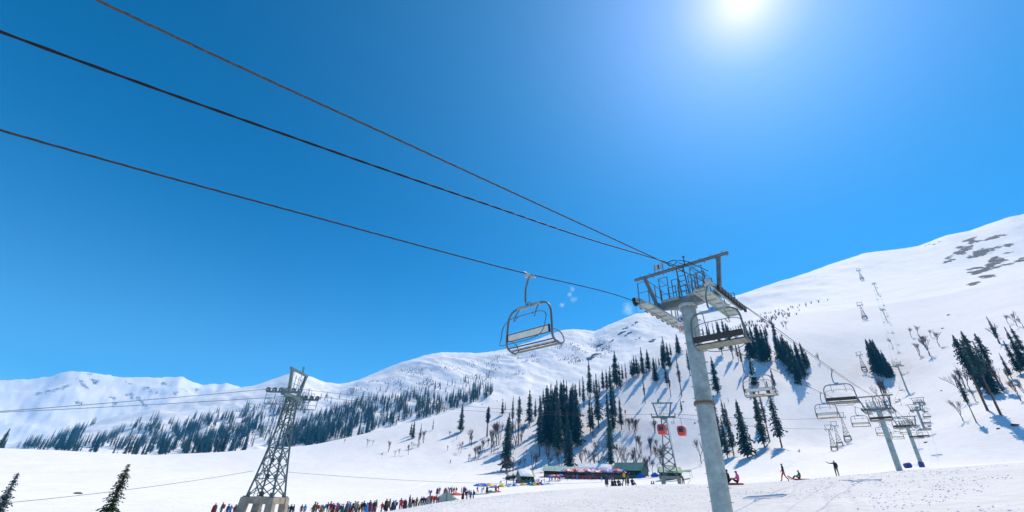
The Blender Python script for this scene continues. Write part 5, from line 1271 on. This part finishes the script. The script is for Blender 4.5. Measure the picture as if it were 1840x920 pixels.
row3 = [(688, 'red'), (695, 'black'), (697, 'olive'), (701, 'dark grey'), (707, 'navy', 60), (709, 'bright blue'), (712, 'white'), (719, 'purple'), (721, 'pink'), (726, 'beige'), (729, 'maroon'), (736, 'black', 57), (738, 'teal'), (741, 'maroon'), (745, 'beige'), (749, 'olive'), (753, 'mustard yellow', 66), (757, 'black', 66), (761, 'navy', 66), (765, 'navy', 66), (770, 'light grey', 68), (775, 'dark grey', 68), (780, 'maroon', 70), (784, 'red', 70), (788, 'dark grey', 70)]
crowd(row3, 'right crowd end', 'people right of the densest crowd', 63, 1.5)
row4 = [(772, 'navy', 100), (784, 'dark grey', 104), (788, 'teal', 106), (797, 'red', 104), (799, 'maroon', 105), (806, 'dark grey', 108), (810, 'crimson', 108), (814, 'red', 108), (818, 'maroon', 108), (828, 'navy', 108), (832, 'purple', 107), (835, 'black', 108), (831, 'black', 86), (838, 'maroon', 86), (845, 'black', 87), (850, 'navy', 87), (842, 'bright blue', 100), (857, 'dark grey', 112), (865, 'teal', 112), (874, 'black', 108), (895, 'crimson', 112), (890, 'maroon', 114)]
crowd(row4, 'behind the frame tent', 'people behind the green frame tent', 90, 1.0)
row5 = [(909, 'maroon', 150), (897, 'navy', 152), (922, 'dark grey', 160), (927, 'navy', 160), (933, 'maroon', 162), (944, 'navy', 158), (953, 'dark grey', 160), (957, 'maroon', 160), (960, 'purple', 160), (963, 'navy', 158), (966, 'bright blue', 160), (968, 'black', 162), (973, 'dark grey', 164), (978, 'brown', 166), (988, 'navy', 176), (992, 'maroon', 178), (998, 'black', 172), (1003, 'navy', 172), (1006, 'dark grey', 172)]
crowd(row5, 'by the bright covers', 'people by the bright covers', 160, 1.0)
row6 = [(1021, 'black', 178), (1029, 'dark grey', 182), (1031, 'teal', 182), (1038, 'bright blue', 184), (1042, 'navy', 184), (1058, 'dark grey', 180), (1061, 'red', 181), (1064, 'maroon', 181), (1068, 'navy', 180), (1083, 'light grey', 170), (1092, 'navy', 172), (1095, 'black', 172), (1098, 'navy', 172), (1101, 'purple', 174), (1104, 'dark grey', 174), (1073, 'maroon', 176), (1048, 'crimson', 186), (1052, 'red', 186), (1132, 'black', 186)]
crowd(row6, 'before the umbrellas', 'people before the umbrella market', 178, 1.0)
def toward(P, k=0): return -CAM_AZ(P)+k        # local +Y then points away from the photographer
# figures that stand apart
P = head_D(1404, 834, 36, 60); person(P, toward(P)+R_(78), 'walking', 'black', 'red', 'light grey', 'hooded walker in dark jacket and bright red trousers towing the sledge', cloak=False)
P = head_D(1500, 836, 36, 60); person(P, toward(P)-R_(15)+math.pi, 'lifting one arm high for a photo', 'black', 'brown', None, 'person in dark clothes lifting one arm to take a selfie', size=.9, pack='brown')
P = head_D(1121, 851, 36, 60); person(P, toward(P), 'standing with both arms held out', 'black', 'black', 'black', 'person in black with a yellow backpack holding both arms out', pack='mustard yellow')
P = head_D(1090, 866, 44, 62); person(P, toward(P), 'standing with hands in pockets', 'dark grey', 'black', 'black', 'dark cloaked person standing left of the yellow backpack', cloak=True, size=.75)
for px, jk, lab in ((1102, 'black', 'small seated person in black left of the yellow backpack'), (1107, 'navy', 'small seated person in navy by the feet of the yellow backpack wearer'), (1114, 'dark grey', 'small seated person in dark grey just left of the outstretched arms'), (1139, 'navy', 'small seated person in navy right of the yellow backpack')):
    P = at_ground(px, 52); person(P, rnd.uniform(0, 6), 'sitting on the snow', jk, 'black', 'black', lab, 'people resting near the yellow backpack', .85)
P = at_ground(1131, 54); person(P, 2, 'standing with hands in pockets', 'olive', 'black', None, 'short person in olive cloak right of the yellow backpack', size=.62, cloak=True)
for px, jk, lab in ((1174, 'black', 'person in black sitting on snow left of the red cabin mast'), (1178, 'dark grey', 'person in dark grey sitting on snow beside the red cabin mast')):
    P = at_ground(px, 92); person(P, rnd.uniform(0, 6), 'sitting on the snow', jk, 'black', 'black', lab, 'people sitting by the red cabin mast', .9)
P = head_D(1226, 852, 60, 96); person(P, toward(P)+2.6, 'bending forward', 'olive', 'brown', 'brown', 'person in olive jacket bending with a stick under the red cabin mast', size=1.1)
b = MB(); b.tube([(0, 0, 0), (.9, .1, .95)], .02, 6); o = b.build('walking_stick', wood, loc=(P[0]+.3, P[1]-.2, P[2])); tag(o, 'thin wooden stick held by the bending person in olive', 'stick')
P = hit(1437, 812, 90, 400); 
if P is not None: person(P, 1, 'sitting on the snow', 'dark grey', 'black', 'black', 'tiny lone person sitting on the empty slope above the sledge')
P = hit(809, 833, 110, 400)
if P is not None: person(P, 1, 'standing with arms hanging', 'black', 'black', 'black', 'tiny lone person on the white field right of centre crowd')

# ------------------------------------------------------------------ sledges
def sledge(P, rz, lab, col, L=1.5, grp=None):
    root = empty('sledge', P, rz)
    b = MB(); n = 9
    V = []
    for i in range(n):
        f = i/(n-1); y = -L/2+L*f; lift = .30*max(0, (f-.72)/.28)**1.6; w = .26*(1-.35*max(0, (f-.7)/.3))
        for x, z in ((-w, .14+lift), (-w*.9, .04+lift), (w*.9, .04+lift), (w, .14+lift), (w*.86, .13+lift), (w*.78, .07+lift), (-w*.78, .07+lift), (-w*.86, .13+lift)): V.append((x, y, z))
    F = [(i*8+j, i*8+(j+1) % 8, (i+1)*8+(j+1) % 8, (i+1)*8+j) for i in range(n-1) for j in range(8)]+[tuple(range(7, -1, -1)), tuple((n-1)*8+j for j in range(8))]
    b.add(V, F); b.build('sledge_tray', col, root, True)
    for sx in (-1, 1):
        b = MB(); b.tube([(sx*.2, -L/2+.05, .015), (sx*.2, L*.3, .015), (sx*.18, L*.42, .10), (sx*.15, L*.5, .24)], .018, 6); b.build('runner', galv_d, root)
    b = MB(); b.tube([(-.15, L*.48, .34), (0, L*.55, .30), (.15, L*.48, .34)], .012, 6); b.build('pull_rope', wood, root)
    tag(root, lab, 'sledge', grp); return root
P = head_D(1433, 848, 38, 60, .95); P = (P[0], P[1], height(P[0], P[1])); fa = toward(P)+R_(80)
sledge(P, fa, 'long red sledge with a rider in dark green on the trampled snow', red_p, 2.0)
person((P[0]+.1, P[1], P[2]+.08), fa, 'sitting on the snow', 'green', 'black', None, 'person in dark green riding on the long red sledge')
P = at_ground(1322, 40); P = (P[0], P[1], P[2]); sledge(P, toward(P)+R_(85), 'red sledge with two people right beside the thick tower pole', red_p, 1.5)
a = LT*0+np.array([math.cos(CAM_AZ(P)), -math.sin(CAM_AZ(P)), 0])
person((P[0]-a[0]*.25, P[1]-a[1]*.25, P[2]+.10), toward(P)+R_(95), 'sitting on the snow', 'black', 'black', 'black', 'person in black sitting at the front of the sledge by the pole', size=1.05)
person((P[0]+a[0]*.4, P[1]+a[1]*.4, P[2]+.10), toward(P)+R_(85), 'sitting on the snow', 'pink', 'black', None, 'person in bright pink jacket sitting behind on the sledge by the pole')

# ------------------------------------------------------------------ market: sheds, umbrellas, covers
def shed(name, px, D, W, Dp, Hw, Hr, rz, lab, roofm, wallm, snow=0.0, opening=True):
    p = azp(px, 860, D); z = min(height(p[0], p[1]), height(p[0]*1.02, p[1]*1.02)); root = empty(name, (p[0], p[1], z-.2), rz)
    b = MB(); t = .12
    b.box((0, Dp/2, Hw/2), (W, t, Hw)); b.box((-W/2, 0, Hw/2), (t, Dp-t-.01, Hw)); b.box((W/2, 0, Hw/2), (t, Dp-t-.01, Hw))
    b.add([(-W/2, -Dp/2, Hw), (-W/2, Dp/2, Hw), (-W/2, 0, Hw+Hr)], [(0, 2, 1)]); b.add([(W/2, -Dp/2, Hw), (W/2, Dp/2, Hw), (W/2, 0, Hw+Hr)], [(0, 1, 2)])
    n = max(2, int(W/3)); b.box((0, -Dp/2+.05, .45), (W-.3, .1, .9))
    b.build('wall', wallm, root)
    for k in range(n+1):
        b = MB(); b.box((-W/2+W*k/n, -Dp/2, Hw/2), (.14, .14, Hw)); b.build('post', wood, root)
    b = MB(); o_ = .45
    for s in (-1, 1):
        y0, z0_ = s*(Dp/2+o_), Hw-Hr*o_/(Dp/2)
        b.add([(-W/2-o_, 0, Hw+Hr+.03), (W/2+o_, 0, Hw+Hr+.03), (W/2+o_, y0, z0_+.03), (-W/2-o_, y0, z0_+.03), (-W/2-o_, 0, Hw+Hr+.09), (W/2+o_, 0, Hw+Hr+.09), (W/2+o_, y0, z0_+.09), (-W/2-o_, y0, z0_+.09)],
              [(0, 1, 2, 3), (7, 6, 5, 4), (0, 4, 5, 1), (1, 5, 6, 2), (2, 6, 7, 3), (3, 7, 4, 0)])
        m = int(W/1.0)
        for k in range(m+1): b.bar((-W/2+W*k/m, s*.1, Hw+Hr+.09), (-W/2+W*k/m, y0, z0_+.10), .06, .05)
    rf = b.build('roof', roofm, root)
    if snow > 0:
        q = MB(); nx, ny = 24, 8; V = []
        x0, x1 = -W/2-.3, -W/2+W*snow
        for i in range(nx+1):
            for j in range(ny+1):
                x = x0+(x1-x0)*i/nx; y = -(Dp/2+.2)*(j/ny); zz = Hw+Hr*(1-(j/ny)*(Dp/2+.2)/(Dp/2))+.12
                e = min(1, 5*min(i/nx, 1-i/nx, ))*min(1, 4*(1-j/ny)+.02); V.append((x, y, zz+.30*e*(1+.5*float(perlin(np.array([x*.9]), np.array([y*.9]), 5)[0]))))
        q.add(V, [(i*(ny+1)+j, (i+1)*(ny+1)+j, (i+1)*(ny+1)+j+1, i*(ny+1)+j+1) for i in range(nx) for j in range(ny)]); q.build('roof_snow', roof_snow, rf, True)
    tag(root, lab, 'hut'); return root
mid = azp(1060, 860, 200); az_m = math.atan2(mid[0], mid[1])
shed('market_shed', 1015, 198, 17, 5, 2.3, 1.6, -az_m+.1, 'long low shed with pale green roof at the left of the market', mat('pale green roof', (.30, .46, .42), .5, .1, .3, .6), wood, 0)
shed('market_shed', 1080, 204, 18, 5, 2.6, 1.8, -az_m-.02, 'long low shed with snow covered roof behind the umbrellas', mat('grey sheet roof', (.36, .38, .37), .6, .2, .3, .6), wood, .75)
shed('green_hut', 1134, 196, 12, 6, 2.8, 2.6, -az_m-.55, 'dark green hut with a steep ridged roof at the right of the market', green_roof, green_wall, 0)
shed('dark_hut', 944, 172, 5.0, 4, 2.4, 1.7, -az_m+.5, 'small dark green hut with snow on its roof left of the market', green_roof, green_wall, .9)
# the green building behind the concrete legs of the far mast
shed('green_pavilion', 1205, 168, 6.5, 4, 2.3, 1.5, -R_(10), 'green pavilion behind the concrete legs of the red cabin mast', mat('emerald roof', (.04, .22, .17), .5, 0, .2, 1), green_wall)
def tarp(P, W, Dp, H, rz, m, lab, cat='tent', grp=None, poles=True):
    root = empty('canopy_tent', P, rz)
    b = MB(); n = 8; V = []
    for i in range(n+1):
        for j in range(n+1):
            u, v = i/n, j/n; V.append((-W/2+W*u, -Dp/2+Dp*v, H-.55*abs(2*v-1)-.22*math.sin(math.pi*u)+.08*math.sin(7*u+3*v)))
    V += [(x, y, z-.03) for x, y, z in V]
    k = (n+1)**2
    F = [(i*(n+1)+j, (i+1)*(n+1)+j, (i+1)*(n+1)+j+1, i*(n+1)+j+1) for i in range(n) for j in range(n)]
    F += [tuple(q+k for q in reversed(f)) for f in F]
    b.add(V, F); b.build('tent_canopy', m, root, True)
    if poles:
        for sx in (-1, 1):
            for sy in (-1, 1):
                b = MB(); b.tube([(sx*W*.48, sy*Dp*.46, 0), (sx*W*.48, sy*Dp*.46, H-.5)], .04, 6); b.build('tent_pole', galv_d, root)
    tag(root, lab, cat, grp); return root
P = at_ground(1226, 160); tarp((P[0], P[1], P[2]), 7.5, 5, 3.0, -R_(15), mat('green tarpaulin', (.05, .26, .19), .6, 0, .15, 2), 'green tarpaulin canopy stretched right of the red cabin mast')
# umbrellas
def umbrella_mesh(m1_, m2_):
    b = MB(); n = 8; V = [(0, 0, 2.55)]
    for rr, z in ((.6, 2.42), (1.15, 2.14), (1.5, 1.88)):
        V += [(rr*math.cos(2*math.pi*(j+.5*0)/n), rr*math.sin(2*math.pi*j/n), z) for j in range(n)]
    F = []; M_ = []
    for j in range(n): F.append((0, 1+j, 1+(j+1) % n)); M_.append(j % 2)
    for k in range(2):
        for j in range(n): F.append((1+k*n+j, 1+(k+1)*n+j, 1+(k+1)*n+(j+1) % n, 1+k*n+(j+1) % n)); M_.append(j % 2)
    for f, m in zip(F, M_): b.f.append(f); b.m.append(m)
    b.v = V; return b.mesh('umbrella_canopy', [m1_, m2_])
b = MB(); b.tube([(0, 0, 0), (0, 0, 2.6)], .03, 6); um_pole = b.mesh('umbrella_pole', galv_d)
cm = lambda n, c: mat(n+' umbrella cloth', c, .7)
UM = {'blue': umbrella_mesh(cm('blue', (.02, .12, .55)), cm('blue', (.02, .12, .55))), 'pink': umbrella_mesh(cm('pink', (.75, .22, .30)), cm('white', (.8, .75, .78))), 'purple': umbrella_mesh(cm('purple', (.22, .16, .5)), cm('light blue', (.25, .4, .75))),
      'red': umbrella_mesh(cm('red', (.65, .05, .06)), cm('pink', (.75, .22, .30))), 'yellow': umbrella_mesh(cm('yellow', (.75, .5, .03)), cm('yellow', (.75, .5, .03))), 'orange': umbrella_mesh(cm('orange', (.75, .22, .08)), cm('white', (.8, .75, .78)))}
def umbrella(P, col, lab, grp, k=1.0):
    root = empty('umbrella', P, rnd.uniform(0, 1)); root.scale = (k, k, k); root.rotation_euler[0] = rnd.uniform(-.08, .08)
    for nm, me in (('umbrella_canopy', UM[col]), ('umbrella_pole', um_pole)):
        o = bpy.data.objects.new(nm, me); COL.objects.link(o); o.parent = root
    tag(root, lab, 'umbrella', grp)
cnt = {}
seq = ['blue', 'pink', 'red', 'pink', 'pink', 'red', 'purple', 'pink', 'pink', 'red', 'pink', 'blue', 'blue', 'pink', 'pink', 'red', 'pink', 'pink', 'red', 'blue', 'pink', 'blue', 'purple', 'blue', 'pink', 'red', 'blue', 'orange']
for i, c in enumerate(seq):
    px = 1018+(1122-1018)*i/(len(seq)-1)
    cnt[c] = cnt.get(c, 0)+1
    P = at_ground(px+rnd.uniform(-1, 1), 190+rnd.uniform(-2, 2)); umbrella(P, c, '%s umbrella, %sof its colour from the left in the market row' % (c, ORD[cnt[c]-1] or 'first '), 'umbrellas of the market row', rnd.uniform(1.2, 1.45))
for i, (px, D, c) in enumerate([(988, 176, 'blue'), (996, 178, 'orange'), (1002, 177, 'red'), (1008, 180, 'blue'), (992, 179, 'red')]):
    P = at_ground(px, D); umbrella(P, c, '%s umbrella in the small cluster left of the market row, %s one' % (c, ['leftmost', 'middle', 'fourth', 'rightmost', 'second'][i]), 'umbrellas left of the market row', .8)
for i, (px, D, c, w) in enumerate([(857, 108, 'blue', 'leftmost'), (863, 109, 'blue', 'second'), (869, 109, 'blue', 'third'), (877, 110, 'yellow', 'only yellow')]):
    P = at_ground(px, D); umbrella(P, c, '%s umbrella, %s of the four in front of the wooded slope foot' % (c, w), 'umbrellas at the sledge stand', .82)
# market counters under the umbrellas
for i, px in enumerate((1024, 1040, 1056, 1072, 1088, 1104, 1118)):
    P = at_ground(px, 188); root = empty('market_stall', P, -az_m)
    b = MB(); b.box((0, 0, .82), (3.4, .9, .06)); b.build('counter', wood, root)
    b = MB(); b.box((0, -.42, .40), (3.3, .05, .78)); b.build('cloth_front', cloth(['maroon', 'crimson', 'red', 'maroon', 'navy', 'crimson', 'brown'][i], COLS), root)
    for sx in (-1, 1):
        b = MB(); b.bar((sx*1.6, .35, 0), (sx*1.6, .35, .8), .08); b.build('leg', wood, root)
    tag(root, 'low market stall with %s cloth front, %s along the umbrella row' % (['maroon', 'crimson', 'red', 'maroon', 'navy', 'crimson', 'brown'][i], ['leftmost', 'second', 'third', 'middle', 'fifth', 'sixth', 'rightmost'][i]), 'stall', 'stalls of the market')
# bright heaps of rental gear and covers on the snow
def heap(px, D, W, H, m, lab, grp='bright covers on the snow'):
    P = at_ground(px, D); b = MB(); n = 10; rd = random.Random(int(px*7)); V = [(0, 0, H)]
    for rr in (.35, .7, 1.0):
        for j in range(n): a = 6.283*j/n; k = rd.uniform(.8, 1.15); V.append((W/2*rr*k*math.cos(a), W*.3*rr*k*math.sin(a), H*(1-rr**1.5)*rd.uniform(.8, 1.1)-.05))
    b.add(V, [(0, 1+j, 1+(j+1) % n) for j in range(n)]+[(1+k*n+j, 1+(k+1)*n+j, 1+(k+1)*n+(j+1) % n, 1+k*n+(j+1) % n) for k in range(2) for j in range(n)])
    root = b.build('gear_cover', m, loc=(P[0], P[1], P[2])); root.rotation_euler = (0, 0, -CAM_AZ(P)); tag(root, lab, 'cover', grp); return root
tb = mat('blue tarpaulin', (.02, .14, .60), .5, 0, .15, 4); tlb = mat('light blue tarpaulin', (.12, .42, .75), .5, 0, .15, 4); ty_ = mat('yellow tarpaulin', (.75, .52, .04), .5, 0, .15, 4); tg = mat('green cover', (.04, .4, .15), .5); tr2 = mat('red cover', (.6, .05, .04), .6); tw = mat('pale cover', (.55, .65, .75), .6)
for (px, D, W, H, m, c) in [(886, 132, 3.0, .8, tb, 'blue cover right of the yellow umbrella'), (901, 138, 3.0, .9, ty_, 'yellow cover, leftmost of the row'), (911, 140, 4.0, .9, tlb, 'light blue cover beside the leftmost yellow one'), (917, 146, 2.6, .8, ty_, 'yellow cover in the middle of the row'), (924, 146, 3.2, .9, tb, 'blue cover in the middle of the row'),
                            (939, 150, 3.0, .8, ty_, 'yellow cover below the dark hut'), (953, 152, 4.0, .9, tb, 'blue cover under the standing group right of the dark hut'), (961, 150, 3.0, .9, ty_, 'yellow cover under the standing group'), (957, 149, 2.2, .9, tg, 'green cover under the standing group'), (966, 150, 2.6, .8, tr2, 'red cover under the standing group'), (972, 151, 3.4, 1.0, tb, 'blue cover at the right end of the row'),
                            (987, 152, 4.4, .7, tw, 'pale blue boat shaped cover apart from the row'), (1156, 190, 4.5, 1.7, tb, 'blue tarpaulin heap right of the green hut'), (1183, 186, 4.4, 1.5, tb, 'blue tarpaulin heap left of the red cabin mast'), (820, 106, 5.0, .5, tr2, 'flat red cover behind the green frame tent'), (776, 98, 4.0, .6, tr2, 'flat red cover with things on it, far left'), (881, 112, 3.0, .6, green_wall, 'dark green cover below the yellow umbrella'), (893, 114, 3.0, .4, tr2, 'low red cover right of the dark green one')]:
    heap(px, D, W, H, m, c)
# green frame tent, mostly see-through
P = at_ground(800, 82); root = empty('frame_tent', P, -CAM_AZ(P)+.2)
for k, (a_, c_) in enumerate([((-1.6, -1, .0), (-1.6, -1, .9)), ((1.6, -1, 0), (1.6, -1, .9)), ((0, -1, 0), (0, -1, 2.0)), ((-1.6, -1, .9), (0, -1, 2.0)), ((0, -1, 2.0), (1.6, -1, .9)), ((0, -1, 2.0), (0, 1, 2.0)), ((0, 1, 0), (0, 1, 2.0)), ((1.6, -1, .9), (3.0, -1, .3)), ((-1.6, -1, .9), (-1.6, 1, .9)), ((1.6, -1, .9), (1.6, 1, .9)), ((-1.6, 1, 0), (-1.6, 1, .9)), ((1.6, 1, 0), (1.6, 1, .9))]):
    b = MB(); b.tube([a_, c_], .045, 6); b.build('tent_pole', green_wall, root)
tag(root, 'green metal frame of an open tent among the crowd', 'tent frame')
P = at_ground(800, 84); b = MB()
b.add([(-1.5, -.9, .05), (1.5, -.9, .05), (1.5, -.9, .85), (0, -.9, 1.9), (-1.5, -.9, .85), (-1.5, -.86, .05), (1.5, -.86, .05), (1.5, -.86, .85), (0, -.86, 1.9), (-1.5, -.86, .85)], [(0, 1, 2, 3, 4), (9, 8, 7, 6, 5), (0, 5, 6, 1), (1, 6, 7, 2), (2, 7, 8, 3), (3, 8, 9, 4), (4, 9, 5, 0)])
o = b.build('tent_sheet', mat('grey green sheet', (.32, .42, .39), .6), root)
# blue pads round tower feet, rocks, fallen tree
for i, (t, dx, lab) in enumerate(((128, 0, 'blue crash pad wrapped round the foot of the third tower'), (126, -4.2, 'blue padded bundle lying left of the third tower foot'))):
    q = lp(t, NC, 0); x, y = q.x+dx*.8, q.y-dx*.55*0; z = height(x, y); b = MB()
    b.tube([(0, 0, -.1), (0, 0, .15), (0, 0, 1.0), (0, 0, 1.15)], [.4, .5, .48, .3], 12); b.tube([(0, 0, .5), (0, 0, .58)], .52, 12)
    o = b.build('crash_pad', mat('navy pad', (.03, .06, .28), .6, 0, .2, 4), loc=(x, y, z)); tag(o, lab, 'pad', 'blue pads by the third tower')
    if i: o.rotation_euler = (R_(80), 0, .6); o.location.z += .5
def rock(px, py, s, lab, Dmin=60, m=None):
    P = hit(px, py, Dmin, 900)
    if P is None: return
    bm = bmesh.new(); bmesh.ops.create_icosphere(bm, subdivisions=2, radius=1); rd = random.Random(int(px))
    for v in bm.verts: v.co *= rd.uniform(.7, 1.15); v.co.z *= .5
    me = bpy.data.meshes.new('rock'); bm.to_mesh(me); bm.free(); me.materials.append(m or rock_m); o = bpy.data.objects.new('rock', me); COL.objects.link(o); o.location = P; s *= .5; o.scale = (s*1.4, s, s); tag(o, lab, 'rock', 'dark rocks on the snow')
for (px, py, s, lab) in [(139, 887, 1.0, 'dark rock alone on the snow field at lower left'), (1824, 764, 1.6, 'largest dark rock in the snow at the right edge'), (1794, 770, .8, 'small dark rock left of the largest one at the right'), (1692, 702, .8, 'small rock showing in the middle of the right slope'), (1705, 566, 2.0, 'flat dark rock high on the open slope'), (1694, 590, 1.6, 'pointed dark rock above the leafless clump'), (1664, 795, .9, 'long low bluish rock right of the third tower'),
                         (974, 858, .5, 'small dark stone right of the dark hut'), (1228, 722, 1.2, 'dark boulder on the slope left of the thick pole'), (1249, 760, 1.0, 'dark boulder above the red cabins'), (1187, 722, .7, 'low dark stone on the slope left of the pole'), (1340, 812, .7, 'stone at the foot of the ragged firs'), (1360, 818, .6, 'low stone beside the foot of the ragged firs')]:
    rock(px, py, s, lab)
for (px, py, s, lab) in [(905, 862, 3.4, 'dark fallen fir lying on the snow left of the dark hut')]:
    P = hit(px, py, 120)
    if P is not None:
        root = empty('fallen_fir', P, -CAM_AZ(P)); root.rotation_euler = (0, R_(82), -CAM_AZ(P)-.35); root.scale = (.42, .42, .42); root.location.z += .5
        for nm, me in zip(('trunk', 'crown'), VAR[0]):
            o = bpy.data.objects.new(nm, me); COL.objects.link(o); o.parent = root
        tag(root, lab, 'fallen tree')
for (px, Pm) in [(588, None)]: pass
# litter and clods on the trampled crust
cv = []; cf = []
for _ in range(3500):
    px = rnd.uniform(700, 1840); D = rnd.uniform(17, 50); p = azp(px, 900, D); z = height(p[0], p[1]); s = rnd.uniform(.01, .033)*(1+.012*D)
    if float(perlin(np.array([p[0]/5]), np.array([p[1]/5]), 71)[0]) < -.05: continue
    o_ = len(cv); a = rnd.uniform(0, 6.28); c_, s_ = math.cos(a), math.sin(a)
    for (x, y, zz) in ((-1.3, -.8, -.3), (1.2, -.9, -.3), (1.4, .8, -.3), (-1.1, .9, -.3), (-.5, -.3, .75), (.6, -.4, .6), (.5, .4, .7), (-.6, .3, .5)): cv.append((p[0]+(x*c_-y*s_)*s, p[1]+(x*s_+y*c_)*s, z+zz*s))
    cf += [tuple(o_+i for i in f) for f in ((4, 5, 6, 7), (0, 1, 5, 4), (1, 2, 6, 5), (2, 3, 7, 6), (3, 0, 4, 7))]
me = bpy.data.meshes.new('snow_clods'); me.from_pydata(cv, [], cf); me.materials.append(snow_near); o = bpy.data.objects.new('snow_clods', me); COL.objects.link(o); tag(o, 'small kicked up clods of snow on the trampled foreground', kind='stuff')
# ------------------------------------------------------------------ the air between here and the far range
if HAZE_DENSITY > 0:
    zt = float(Z.max())+60; zb = float(Z.min())-1.0
    b = MB(); b.box((0, 0, (zt+zb)/2), (15400, 15400, zt-zb))
    hm = bpy.data.materials.new('mountain air'); hm.use_nodes = True; t = hm.node_tree; t.nodes.clear()
    pv = t.nodes.new('ShaderNodeVolumePrincipled'); pv.inputs['Color'].default_value = (.02, .43, 1.0, 1); pv.inputs['Density'].default_value = HAZE_DENSITY
    pv.inputs['Anisotropy'].default_value = .0
    ou = t.nodes.new('ShaderNodeOutputMaterial'); t.links.new(pv.outputs[0], ou.inputs['Volume'])
    o = b.build('haze', hm); tag(o, 'thin blue mountain haze', kind='stuff')
